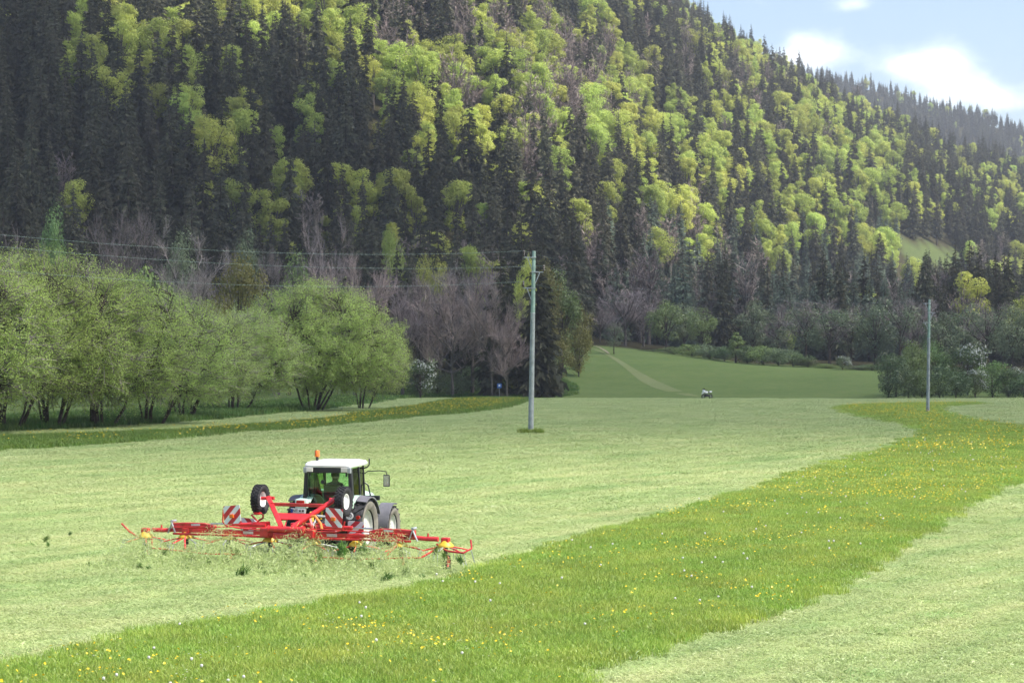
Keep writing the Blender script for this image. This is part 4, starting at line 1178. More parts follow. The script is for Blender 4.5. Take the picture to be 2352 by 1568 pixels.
for nm, test in (('hillside_wood', lambda r_: r_[1] <= 1800), ('distant_ridge_wood', lambda r_: r_[1] > 1800)):
    rows = [(v, rec[v[1]]) for v in vis if v[1] not in chosen and test(rec[v[1]])]
    scatter(nm, [(r_[0], r_[1], r_[2] - .3) for v, r_ in rows], [start[r_[3]] + v[2] for v, r_ in rows], rng.uniform(0, 6.28, len(rows)),
            np.array([(v[3] * v[4], v[3] * v[4], v[3]) for v, r_ in rows]), cfst)

# ------------------------------------------------------------------ power line
def power_pole(base, h, lean, label, arms):
    e = empty('power_pole', base); e.rotation_euler = (0, lean, 0)
    tag(e, label, 'power pole', 'poles of the overhead line')
    zc = h * .66
    MB().tube([(0, 0, -.5), (0, 0, h * .3), (0, 0, zc)], [.175, .160, .140], 14).build('lower_pole', MT['polebase'], e, smooth=True)
    MB().tube([(0, 0, zc), (0, 0, h * .85), (0, 0, h - .04), (0, 0, h)], [.136, .12, .112, .09], 14).build('upper_pole', MT['poletop'], e, smooth=True)
    MB().tube([(0, 0, zc - .03), (0, 0, zc + .03)], .150, 14).build('collar', MT['galv'], e)
    tips = []
    for (dx, za) in arms:
        sg = 1 if dx > 0 else -1
        a = MB(); a.bar((sg * .08, 0, za), (dx, 0, za), .06, .06); a.bar((sg * .10, 0, za - .75), (dx * .62, 0, za - .03), .09, .05); a.box((0, 0, za), (.3, .3, .07))
        ao = a.build('cross_arm', MT['galv'], e, bevel=.006)
        ins = MB().lathe([(.0, 0), (.03, 0), (.05, .06), (.075, .10), (.05, .14), (.085, .20), (.055, .25), (.08, .31), (.05, .37), (.02, .42), (0, .42)], 10)
        io = ins.build('insulator', MT['insul'], ao, smooth=True, loc=(dx, 0, za + .03))
        tips.append(Matrix.Rotation(lean, 3, 'Y') @ Vector((dx, 0, za + .40)) + Vector(base))
    return tips
ARMS = [(-.62, 10.95), (.62, 10.05), (-.62, 9.05)]
pA = atD(1219, 123.6); pB = atD(2131, 199.6)
tipA = power_pole(pA, 11.35, R(1.0), 'near power pole with green top, standing in the mown field', ARMS)
tipB = power_pole(pB, 11.35, R(.8), 'far power pole at the flowering strip beside the thicket', ARMS)
left_end = [Vector((-33.5, 108, 0)), Vector((-32.6, 108, 0)), Vector((-33.5, 108, 0))]
for k, (row0, lab) in enumerate(((536, 'topmost'), (563, 'middle'), (618, 'lowest'))):
    D0 = 96; x0 = (-30 - 1176) / F * D0
    a = Vector((x0, D0, CAMH + (784 - row0) / F * D0)); b = tipA[k]
    pts = []
    for i in range(25):
        t = i / 24; pts.append(a.lerp(b, t) + Vector((0, 0, -4 * t * (1 - t) * .55)))
    pts.insert(0, a + (a - b) * .6 + Vector((0, 0, 1.6)))
    tag(MB().tube(pts, .0048, 6).build('overhead_wire', MT['wire']), '%s overhead wire running from the left picture edge to the near pole' % lab, 'wire', 'overhead wires')
    c = tipB[k]; pts = []
    for i in range(31):
        t = i / 30; pts.append(b.lerp(c, t) + Vector((0, 0, -4 * t * (1 - t) * 1.5)))
    tag(MB().tube(pts, .0026, 6).build('overhead_wire', MT['wire']), '%s faint wire sagging between the near and the far power pole' % lab, 'wire', 'overhead wires')
# long grass left standing round the foot of the near pole
vp = []
v, qd, tr = blades(1100, .70, .15, .50, .03, .8, rgb); v[:, 0] *= 1.2
o = link('grass_tuft', fast_mesh('grass_tuft', v, qd, tr, [MT['blade']]), None, pA); tag(o, 'ring of uncut grass round the foot of the near power pole', 'grass tuft')

# blue sign
p = atD(1147, 333)
e = empty('road_sign', p); tag(e, 'small blue sign with a white square on a post before the bare trees', 'sign')
MB().tube([(0, 0, -.3), (0, 0, 2.35)], .035, 8).build('post', MT['galv'], e)
MB().box((0, -.05, 2.0), (.74, .03, .78)).build('panel', MT['blue'], e, bevel=.01)
MB().box((0, -.07, 2.05), (.30, .012, .32)).build('symbol', MT['white'], e)

# ------------------------------------------------------------------ tractor
HEAD = R(14.5)
TX, TD = -4.80, 53.2
tractor = empty('tractor', (TX, TD, 0.012), -HEAD)
tag(tractor, 'mint and white tractor with a white cab roof pulling the red tedder', 'tractor')

def tyre_mesh(Rr, w, rim, lugs, lugh, block=False):
    b = MB(); h = w / 2
    b.lathe([(rim, -h * .62), (rim + .05, -h * .86), (Rr * .80, -h), (Rr * .93, -h * .93), (Rr - .015, -h * .78), (Rr, -h * .4), (Rr, h * .4), (Rr - .015, h * .78), (Rr * .93, h * .93), (Rr * .80, h), (rim + .05, h * .86), (rim, h * .62)], 40, 'x', closed=True)
    for i in range(lugs):
        t = 2 * math.pi * i / lugs
        for sg in (-1, 1):
            if block:
                t2 = t + (.5 * 2 * math.pi / lugs if sg > 0 else 0)
                for xx in (.72, .25):
                    rot = Matrix.Rotation(t2 + xx * .2, 3, 'X')
                    b.box(rot @ Vector((sg * h * xx, 0, Rr + .004)), (h * .36, Rr * 2 * math.pi / lugs * .55, .03), rot)
            else:
                t2 = t + (.5 * 2 * math.pi / lugs if sg > 0 else 0)
                rot = Matrix.Rotation(t2, 3, 'X')
                yaw = Matrix.Rotation(sg * .75, 3, 'Z')
                b.box(rot @ Vector((sg * h * .50, 0, Rr - .005)), (h * 1.12, .05, lugh * 2), rot @ yaw)
    return b
def rim_mesh(rim, w, side):
    h = w / 2 * side
    b = MB(); b.lathe([(rim, -h * .62), (rim - .02, -h * .4), (rim - .02, h * .35), (rim + .012, h * .62), (rim - .015, h * .60), (rim - .03, h * .30), (rim * .55, h * .12), (rim * .42, h * .22), (rim * .2, h * .24), (.001, h * .24)], 28, 'x')
    for i in range(8):
        t = i * math.pi / 4; b.box((h * .26, math.cos(t) * rim * .3, math.sin(t) * rim * .3), (.03, .035, .035))
    return b
def wheel(parent, c, Rr, w, rim, lugs, lugh, side, tyrem, rimm, block=False, wall=True):
    wo_ = MB().lathe([(.001, -w * .3), (rim * .3, -w * .3), (rim * .3, w * .1 * side), (.001, w * .1 * side)], 12, 'x').build('wheel', MT['black'], parent, loc=c)
    tyre_mesh(Rr, w, rim, lugs, lugh, block).build('tyre', tyrem, wo_, smooth=True)
    if wall:
        h = w / 2
        for sg in (-1, 1):
            MB().lathe([(rim + .012, sg * (h * .80)), (rim + .05, sg * (h * .86 + .008)), (Rr * .80, sg * (h + .008)), (Rr * .92, sg * (h * .95 + .006))], 40, 'x').build('side_wall', MT['rubberdusty'], wo_, smooth=True)
    rim_mesh(rim, w, side).build('rim', rimm, wo_, smooth=True)
    return wo_
for sg in (-1, 1):
    wheel(tractor, (sg * .83, 0, .75), .75, .47, .46, 19, .035, sg, MT['rubber'], MT['rim'])
    wheel(tractor, (sg * .82, 2.32, .56), .56, .36, .34, 17, .028, sg, MT['rubber'], MT['rim'])

def arc_shell(x0, x1, cy, cz, r0, a0, a1, thick, n=14, drop0=0.0, slope=0.0):
    b = MB(); vs = []; fs = []
    for i in range(n + 1):
        a = R(a0 + (a1 - a0) * i / n)
        for (x, rr_) in ((x0, r0), (x1, r0 - slope), (x1, r0 - slope - thick), (x0, r0 - thick)):
            vs.append((x, cy + rr_ * math.cos(a), cz + rr_ * math.sin(a)))
    for i in range(n):
        for k in range(4):
            k2 = (k + 1) % 4; fs.append((i * 4 + k, i * 4 + k2, (i + 1) * 4 + k2, (i + 1) * 4 + k))
    fs.append((3, 2, 1, 0)); fs.append(tuple(n * 4 + k for k in range(4)))
    return b.add(vs, fs)
for sg in (-1, 1):
    f = arc_shell(sg * .44, sg * .80, 0, .74, .86, 25, 126, .03).build('rear_fender', MT['mint'], tractor, smooth=True)
    arc_shell(sg * .803, sg * 1.10, 0, .74, .858, 22, 120, .035, slope=.03).build('fender_flare', MT['fender'], f, smooth=True)
    # rounded rear end of the fender that carries the lamps
    b = MB(); b.box((sg * .63, -.62, 1.40), (.36, .24, .27)); b.build('lamp_housing', MT['mint'], f, smooth=True, bevel=.09)
    MB().box((sg * .63, -.745, 1.44), (.22, .05, .10)).build('tail_lamp', MT['redlamp'], f, bevel=.015)
    MB().lathe([(.001, -.03), (.055, -.03), (.055, .02), (.04, .035), (.001, .04)], 14, 'y', (sg * 1.0, -.80, 1.08)).build('reflector', MT['redlamp'], f)
    # front mudguards
    g = arc_shell(sg * .63, sg * 1.01, 2.32, .56, .66, 72, 190, .03, slope=.0)
    g.build('front_mudguard', MT['fender'], tractor, smooth=True)
MB().box((-.68, -.78, 1.22), (.40, .025, .12)).build('licence_plate', MT['white'], tractor, bevel=.004)
plate = [o for o in tractor.children if o.name.startswith('licence_plate')][0]
MB().box((-.85, -.795, 1.22), (.05, .01, .11)).build('plate_band', MT['navy'], plate)
def text(name, s, size, mat, parent, loc, rot, ext=.003):
    c = bpy.data.curves.new(name, 'FONT'); c.body = s; c.size = size; c.extrude = ext; c.align_x = 'CENTER'; c.align_y = 'CENTER'
    tmp = bpy.data.objects.new(name, c); COL.objects.link(tmp); bpy.context.view_layer.update()
    me = bpy.data.meshes.new_from_object(tmp.evaluated_get(bpy.context.evaluated_depsgraph_get())); bpy.data.objects.remove(tmp)
    me.materials.clear(); me.materials.append(mat); return link(name, me, parent, loc, rot)
text('plate_lettering', 'NT', .11, MT['black'], plate, (-.75, -.796, 1.22), (R(90), 0, 0))
for xx, mt in ((-.62, 'galv'), (-.54, 'galv')):
    MB().lathe([(.001, -.004), (.026, -.004), (.026, .006), (.001, .006)], 12, 'y', (xx, -.798, 1.22)).build('plate_seal', MT['black'], plate)
# speed disc on the right fender
d = MB().lathe([(.001, -.01), (.10, -.01), (.10, .008), (.001, .008)], 24, 'y', (.78, -.845, 1.12)); sd = d.build('speed_disc', MT['white'], tractor)
text('disc_lettering', '40', .13, MT['black'], sd, (.78, -.858, 1.12), (R(90), 0, 0))
# body
b = MB(); b.box((0, .9, .70), (.42, 2.7, .42)); b.box((0, -.1, .72), (.62, .7, .5)); b.tube([(-.62, 0, .75), (.62, 0, .75)], .13, 12); b.tube([(-.7, 2.32, .56), (.7, 2.32, .56)], .09, 10)
b.build('chassis', MT['black'], tractor, bevel=.02)
b = MB(); vs = []
for (y, w, zt, zb) in ((1.28, .36, 1.60, .86), (1.9, .35, 1.57, .84), (2.6, .32, 1.47, .84), (2.95, .28, 1.34, .86), (3.05, .22, 1.2, .9)):
    for (x, z) in ((-w, zb), (-w, zt - .12), (-w * .8, zt), (w * .8, zt), (w, zt - .12), (w, zb)): vs.append((x, y, z))
fs = []
for i in range(4):
    for k in range(6): k2 = (k + 1) % 6; fs.append((i * 6 + k, i * 6 + k2, (i + 1) * 6 + k2, (i + 1) * 6 + k))
fs += [tuple(range(6)), tuple(24 + k for k in range(6))]
b.add(vs, fs).build('hood', MT['mint'], tractor, smooth=True)
MB().box((0, 3.1, .72), (.6, .22, .3)).build('front_weight', MT['black'], tractor, bevel=.03)
# cab
cab = MB().box((0, .55, .98), (1.06, 1.5, .10)).build('cab', MT['black'], tractor, bevel=.02)
pil = {'rl': ((-.74, -.30, 1.18), (-.655, -.30, 2.44)), 'rr': ((.74, -.30, 1.18), (.655, -.30, 2.44)), 'ml': ((-.74, .40, 1.05), (-.665, .36, 2.44)), 'mr': ((.74, .40, 1.05), (.665, .36, 2.44)), 'fl': ((-.60, 1.10, 1.0), (-.60, .92, 2.44)), 'fr': ((.60, 1.10, 1.0), (.60, .92, 2.44))}
for k_, (a, c) in pil.items():
    w = .13 if k_[0] == 'r' else .06
    MB().bar(a, c, w * .8, w, up=(0, 1, 0)).build('pillar', MT['black'], cab, bevel=.012)
b = MB(); b.bar((-.72, -.30, 1.20), (.72, -.30, 1.20), .08, .16); b.bar((-.66, -.33, 1.36), (.66, -.33, 1.36), .035, .035)
b.bar((-.74, -.30, 1.22), (-.58, -.30, 1.42), .08, .14); b.bar((.74, -.30, 1.22), (.58, -.30, 1.42), .08, .14)
b.build('rear_frame', MT['black'], cab, bevel=.01)
b = MB(); b.box((0, .42, 1.0), (1.2, 1.5, .25)); b.box((0, 1.0, 1.2), (.5, .2, .4)); b.build('cab_floor', MT['black'], cab, bevel=.02)
MB().box((0, -.355, 2.385), (1.26, .10, .15)).build('header', MT['black'], cab, bevel=.012)
for sg in (-1, 1):
    wl_ = MB().box((sg * .53, -.425, 2.395), (.20, .05, .12)).build('work_lamp', MT['lens'], cab, bevel=.012)
MB().box((.665, -.40, 2.385), (.11, .1, .16)).build('roof_corner', MT['galv'], cab, bevel=.02)
MB().box((-.665, -.40, 2.385), (.11, .1, .16)).build('roof_corner', MT['galv'], cab, bevel=.02)
def rounded(hx, y0, y1, r_, z, n=6):
    out_ = []
    for (cx, cy, a0) in ((hx - r_, y1 - r_, 0), (-hx + r_, y1 - r_, 90), (-hx + r_, y0 + r_, 180), (hx - r_, y0 + r_, 270)):
        for i in range(n + 1):
            a = R(a0 + 90 * i / n); out_.append((cx + r_ * math.cos(a), cy + r_ * math.sin(a), z))
    return out_
rings = [rounded(.70, -.42, 1.06, .12, 2.46), rounded(.72, -.44, 1.10, .14, 2.51), rounded(.71, -.43, 1.09, .15, 2.55), rounded(.67, -.38, 1.04, .16, 2.595), rounded(.56, -.26, .92, .18, 2.625), rounded(.25, .05, .6, .18, 2.635)]
b = MB(); n_ = len(rings[0]); vs = sum(rings, []); fs = []
for i in range(len(rings) - 1):
    for k in range(n_): k2 = (k + 1) % n_; fs.append((i * n_ + k, i * n_ + k2, (i + 1) * n_ + k2, (i + 1) * n_ + k))
fs += [tuple(range(n_))[::-1], tuple((len(rings) - 1) * n_ + k for k in range(n_))]
rf = b.add(vs, fs).build('cab_roof', MT['white'], cab, smooth=True)
MB().box((.10, .28, 2.638), (.5, .45, .016)).build('roof_hatch', MT['rim'], rf, bevel=.006)
def pane(name, p4, parent):
    b = MB(); a = [Vector(p_) for p_ in p4]; nrm = (a[1] - a[0]).cross(a[2] - a[0]).normalized() * .004
    b.add([p_ + nrm for p_ in a] + [p_ - nrm for p_ in a], [(0, 1, 2, 3), (7, 6, 5, 4), (0, 4, 5, 1), (1, 5, 6, 2), (2, 6, 7, 3), (3, 7, 4, 0)])
    return b.build(name, MT['glass'], parent)
pane('rear_window', ((-.64, -.31, 1.38), (.64, -.31, 1.38), (.60, -.31, 2.32), (-.60, -.31, 2.32)), cab)
pane('lower_rear_window', ((-.40, -.30, 1.02), (.40, -.30, 1.02), (.60, -.30, 1.33), (-.60, -.30, 1.33)), cab)
for sg in (-1, 1):
    pane('side_window', ((sg * .73, -.22, 1.25), (sg * .73, .36, 1.25), (sg * .66, .33, 2.42), (sg * .655, -.22, 2.42)), cab)
    dr = pane('door_window', ((sg * .735, .44, 1.06), (sg * .60, 1.06, 1.06), (sg * .60, .89, 2.42), (sg * .665, .40, 2.42)), cab)
pane('windscreen', ((-.56, 1.08, 1.45), (.56, 1.08, 1.45), (.56, .93, 2.40), (-.56, .93, 2.40)), cab)
for sg in (-1, 1):
    MB().box((sg * .56, -.335, 2.26), (.05, .04, .10)).build('window_hinge', MT['black'], cab, bevel=.012)
    MB().tube([(sg * .60, -.27, 2.1), (sg * .61, -.22, 1.75), (sg * .62, -.2, 1.55)], .012, 6).build('gas_strut', MT['black'], cab)
MB().tube([(-.66, -.26, 1.72), (-.58, -.22, 1.64), (-.52, -.2, 1.40)], .018, 6).build('grab_rail', MT['black'], cab)
MB().tube([(-.1, -.335, 2.02), (.5, -.335, 1.97)], .007, 5).build('wiper_arm', MT['black'], cab)
MB().lathe([(.001, -.03), (.06, -.03), (.06, .02), (.001, .02)], 12, 'y', (-.17, -.30, 2.05)).build('wiper_motor', MT['black'], cab)
# beacon
b = MB().tube([(-.42, -.12, 2.62), (-.42, -.12, 2.74)], [.035, .045], 10).build('beacon_stem', MT['black'], cab)
MB().lathe([(.001, 0), (.075, 0), (.078, .03), (.070, .035), (.070, .15), (.055, .175), (.001, .18)], 16, 'z', (-.42, -.12, 2.74)).build('beacon_lamp', MT['orange'], b, smooth=True)
# mirrors
b = MB().tube([(.62, .92, 2.20), (.74, .94, 2.28), (1.10, .94, 2.30), (1.30, .94, 2.28), (1.33, .94, 2.18)], .014, 6).build('mirror_arm', MT['black'], cab)
MB().box((1.32, .94, 2.02), (.20, .06, .34)).build('mirror', MT['black'], b, bevel=.025)
MB().box((1.32, .905, 2.02), (.16, .008, .29)).build('mirror_glass', MT['silver'], b)
b = MB().tube([(-.62, .92, 2.25), (-.86, .92, 2.27)], .014, 6).build('mirror_arm', MT['black'], cab)
MB().box((-.92, .92, 2.14), (.20, .06, .32)).build('mirror', MT['mint'], b, bevel=.025)
MB().tube([(.62, .9, 2.36), (.74, .9, 2.40), (.80, .9, 2.48), (.80, .9, 2.64)], .02, 7).build('intake_pipe', MT['black'], cab)
MB().tube([(.62, 1.0, 1.95), (.72, 1.02, 1.88), (.78, 1.04, 1.6), (.78, 1.04, 1.1)], .022, 7).build('exhaust_rail', MT['black'], cab)
MB().box((.84, 1.05, 1.52), (.46, .10, .13)).build('front_lamp_bracket', MT['black'], cab, bevel=.02)
cab.scale = (.92, 1, .955)
# seat, wheel, console
b = MB(); b.box((0, .22, 1.28), (.50, .48, .12)); b.box((0, -.02, 1.60), (.48, .12, .62)); b.box((0, .22, 1.15), (.3, .3, .2)); seat = b.build('seat', MT['seat'], cab, bevel=.04)
b = MB(); b.tube([(0, 1.12, 1.30), (0, .86, 1.62)], .04, 8); st = b.build('steering_column', MT['black'], cab)
b = MB()
b.tube([Vector((0, .84, 1.64)) + Vector((math.cos(t) * .20, math.sin(t) * .15, math.sin(t) * .13)) for t in np.linspace(0, 2 * math.pi, 21)], .018, 6, False); b.build('steering_wheel', MT['black'], st)
b = MB(); b.box((.42, .25, 1.36), (.2, .6, .32)); b.build('side_console', MT['black'], cab, bevel=.03)
# hitch
for sg in (-1, 1):
    MB().bar((sg * .28, -.30, .58), (sg * .42, -1.20, .62), .06, .09).build('lower_link', MT['black'], tractor, bevel=.01)
    MB().tube([(sg * .30, -.22, 1.1), (sg * .36, -.75, .66)], .03, 8).build('lift_rod', MT['galv'], tractor)
MB().tube([(0, -.30, 1.02), (0, -1.25, 1.14)], .038, 8).build('top_link', MT['galv'], tractor)
MB().bar((-.40, -.52, 1.18), (-.36, -.58, .92), .10, .05).build('hitch_lever', MT['yellow'], tractor, bevel=.008)
MB().bar((-.16, -.34, 1.18), (-.20, -.40, .9), .05, .04).build('hitch_lever', MT['yellow'], tractor, bevel=.008)
b = MB()
for i in range(4):
    x = .12 + i * .06; b.tube([(x, -.34, 1.02), (x + .02, -.55, 1.12 + .03 * i), (x - .05, -.95, .98), (.05 + .02 * i, -1.5, .95)], .012, 5)
b.build('hydraulic_hose', MT['black'], tractor, smooth=True)

# ------------------------------------------------------------------ driver
def skin_body(name, verts, edges, radii, mat, parent=None, sub=2, root=0):
    me = bpy.data.meshes.new(name); me.from_pydata([tuple(v) for v in verts], edges, []); me.materials.append(mat)
    o = link(name, me, parent)
    o.modifiers.new('skin', 'SKIN'); 
    for i, r_ in enumerate(radii):
        sv = me.skin_vertices[0].data[i]; sv.radius = (r_, r_) if not isinstance(r_, tuple) else r_; sv.use_root = (i == root)
    s = o.modifiers.new('sub', 'SUBSURF'); s.levels = sub; s.render_levels = sub
    return o
dv_ = Vector((.02, .16, 1.34))
V = [(0, 0, .06), (0, -.01, .22), (0, -.02, .38), (0, -.01, .52), (0, .0, .60), (0, .02, .70), (0, .03, .80), (0, .02, .885),
     (.17, -.01, .50), (.23, .10, .30), (.20, .42, .34), (.17, .56, .36),
     (-.17, -.01, .50), (-.24, .08, .30), (-.20, .38, .32), (-.16, .54, .36),
     (.11, .02, .03), (.15, .46, .06), (.14, .58, -.30), (.14, .70, -.36),
     (-.11, .02, .03), (-.15, .46, .06), (-.14, .58, -.30), (-.14, .70, -.36)]
E = [(0, 1), (1, 2), (2, 3), (3, 4), (4, 5), (5, 6), (6, 7), (3, 8), (8, 9), (9, 10), (10, 11), (3, 12), (12, 13), (13, 14), (14, 15), (0, 16), (16, 17), (17, 18), (18, 19), (0, 20), (20, 21), (21, 22), (22, 23)]
RD = [(.17, .12), (.16, .115), (.175, .12), (.13, .10), .058, .095, .105, .06, .085, .062, .048, .04, .085, .062, .048, .04, .10, .075, .055, .05, .10, .075, .055, .05]
drv = skin_body('person', V, E, RD, MT['cloth']); drv.location = (0, 0, 0)
mw = Matrix.Translation((TX, TD, .012)) @ Matrix.Rotation(-HEAD, 4, 'Z') @ Matrix.Translation(dv_)
drv.matrix_world = mw
tag(drv, 'driver in a dark jacket sitting at the wheel inside the tractor cab', 'person')
b = MB(); b.lathe([(.001, .60), (.06, .62), (.092, .68), (.104, .76), (.102, .83), (.08, .89), (.04, .925), (.001, .935)], 16, 'z', (0, .03, .0)); b.box((0, .137, .765), (.03, .03, .05)); b.box((.104, .03, .76), (.02, .05, .07)); b.box((-.104, .03, .76), (.02, .05, .07))
hd = b.build('head', MT['skin'], drv, smooth=True)
b = MB(); b.lathe([(.110, .74), (.114, .80), (.106, .87), (.07, .93), (.001, .955)], 16, 'z', (0, .012, .0)); b.build('hair', MT['hair'], drv, smooth=True)
for sg in (-1, 1):
    b = MB(); b.box((sg * .165, .59, .365), (.075, .09, .035))
    for i in range(4): b.tube([(sg * .165 + (i - 1.5) * .019, .62, .37), (sg * .165 + (i - 1.5) * .02, .67, .36), (sg * .165 + (i - 1.5) * .019, .675, .325)], [.010, .009, .008], 6)
    b.tube([(sg * .125, .58, .365), (sg * .10, .63, .355), (sg * .11, .66, .34)], [.012, .011, .009], 6)
    b.build('hand', MT['skin'], drv, smooth=True)

# ------------------------------------------------------------------ tedder
TH_ = R(18.0)
fw = Vector((math.sin(TH_), math.cos(TH_), 0)); rt_ = Vector((math.cos(TH_), -math.sin(TH_), 0))
tpos = Vector((TX, TD, 0)) - fw * 2.62
ted = empty('hay_tedder', tpos + Vector((0, 0, .012)), -TH_)
tag(ted, 'wide red rotary hay tedder behind the tractor, wheels folded up, yellow rotor caps', 'hay tedder')
SP = 1.19
rot0 = None
for k in range(8):
    x = (k - 3.5) * SP
    z = .60 + .03 * math.sin(k)
    cap = MB().lathe([(.001, .17), (.05, .165), (.075, .15), (.11, .10), (.185, .035), (.205, .0), (.205, -.02), (.16, -.02), (.001, .02)], 22).build('rotor_cap', MT['yellow'], ted, smooth=True, loc=(x, 0, z), rot=(0, 0, k * .37))
    hubm = MB(); hubm.tube([(0, 0, -.26), (0, 0, .0)], .055, 10); hubm.build('rotor_hub', MT['black'], cap)
    for a in range(6):
        t = a * math.pi / 3; dx, dy = math.cos(t), math.sin(t)
        arm = MB().tube([(dx * .14, dy * .14, -.02), (dx * .40, dy * .40, -.07), (dx * .60, dy * .60, -.12)], .018, 6).build('tine_arm', MT['red' if (a + k) % 3 else 'galv'], cap)
        tb = MB(); px_, py2 = -dy, dx
        for s2 in (-1, 1):
            o_ = s2 * .045
            tb.tube([(dx * .58 + px_ * o_, dy * .58 + py2 * o_, -.12), (dx * .63 + px_ * o_, dy * .63 + py2 * o_, -.10), (dx * .66 + px_ * o_, dy * .66 + py2 * o_, -.18), (dx * .73 + px_ * (o_ + .03), dy * .73 + py2 * (o_ + .03), -.42)], .0075, 5)
        tb.build('tine', MT['galv'], arm)
    # supporting wheel below each rotor
    wheel(ted, (x, .06, .185), .185, .13, .10, 12, .01, 1, MT['rubber'], MT['red'], True, False)
    MB().tube([(x + .09, .06, .19), (x + .09, -.02, .32), (x, 0, .42)], .022, 6).build('wheel_fork', MT['red'], ted)
# centre
b = MB(); b.tube([(-.46, -.34, .93), (.46, -.34, .93)], .085, 14); b.tube([(-.50, -.34, .93), (-.46, -.34, .93)], .105, 14); b.tube([(.46, -.34, .93), (.50, -.34, .93)], .105, 14)
b.build('pivot_tube', MT['red'], ted, smooth=True)
b = MB(); b.box((0, -.30, .77), (.70, .20, .15)); b.box((0, .1, .78), (.34, .9, .14)); b.box((-.62, -.2, .84), (.24, .28, .22)); b.box((.62, -.2, .84), (.24, .28, .22)); b.box((0, .55, .85), (.5, .2, .35)); b.box((.25, .25, .98), (.42, .14, .12), Matrix.Rotation(.2, 3, 'Y'))
b.build('centre_frame', MT['red'], ted, bevel=.025)
for sg in (-1, 1):
    b = MB(); b.tube([(sg * .12, -.2, .96), (sg * .14, .02, 1.14), (sg * .30, .04, 1.14), (sg * .32, -.12, .98)], .02, 6); b.build('frame_loop', MT['red'], ted, smooth=True)
MB().tube([(.28, -.05, 1.00), (.45, .05, 1.24), (.62, .05, 1.26), (.82, -.05, 1.08), (.92, -.2, .95)], .035, 8).build('hydraulic_hose', MT['hose'], ted, smooth=True)
MB().tube([(.20, .0, 1.02), (.33, .0, 1.12), (.44, 0, 1.22)], .03, 8).build('hose_end', MT['galv'], ted)
# mast towards the tractor
for sg in (-1, 1):
    MB().bar((sg * .36, .62, .66), (sg * .06, .95, 1.20), .07, .07).build('headstock_bar', MT['red'], ted, bevel=.01)
MB().bar((-.45, 1.0, .64), (.45, 1.0, .64), .09, .09).build('headstock_bar', MT['red'], ted, bevel=.01)
# lifted transport undercarriage: V of two beams, cross bar, plate, wheels
VB = [Vector((sg * .15, -.30, .99)) for sg in (-1, 1)]; VT = [Vector((sg * .95, .62, 1.66)) for sg in (-1, 1)]
und = MB().tube([(-.9, .50, 1.525), (.9, .50, 1.525)], .001, 4).build('undercarriage', MT['red'], ted)
for i in range(2):
    MB().bar(VB[i], VT[i], .12, .075, up=(0, -.6, 1)).build('v_beam', MT['red'], und, bevel=.012)
c0, c1 = VB[0].lerp(VT[0], .76), VB[1].lerp(VT[1], .76)
MB().bar(c0, c1, .085, .085).build('cross_bar', MT['red'], und, bevel=.01)
p0, p1 = VB[0].lerp(VT[0], .26), VB[1].lerp(VT[1], .26); p2, p3 = VB[1].lerp(VT[1], .46), VB[0].lerp(VT[0], .46)
b = MB(); u = Vector((0, .35, -.5)).normalized() * .012; b.add([p0 + u, p1 + u, p2 + u, p3 + u, p0 - u, p1 - u, p2 - u, p3 - u], [(0, 1, 2, 3), (7, 6, 5, 4), (0, 4, 5, 1), (1, 5, 6, 2), (2, 6, 7, 3), (3, 7, 4, 0)]); b.build('plate', MT['red'], und)
for sg in (-1, 1):
    MB().tube([(sg * .78, .62, 1.64), (sg * 1.14, .62, 1.62)], .045, 10).build('axle_stub', MT['red'], und)
    wheel(und, (sg * 1.17, .62, 1.60), .37, .24, .20, 26, .01, sg, MT['rubber'], MT['white'], True, False)
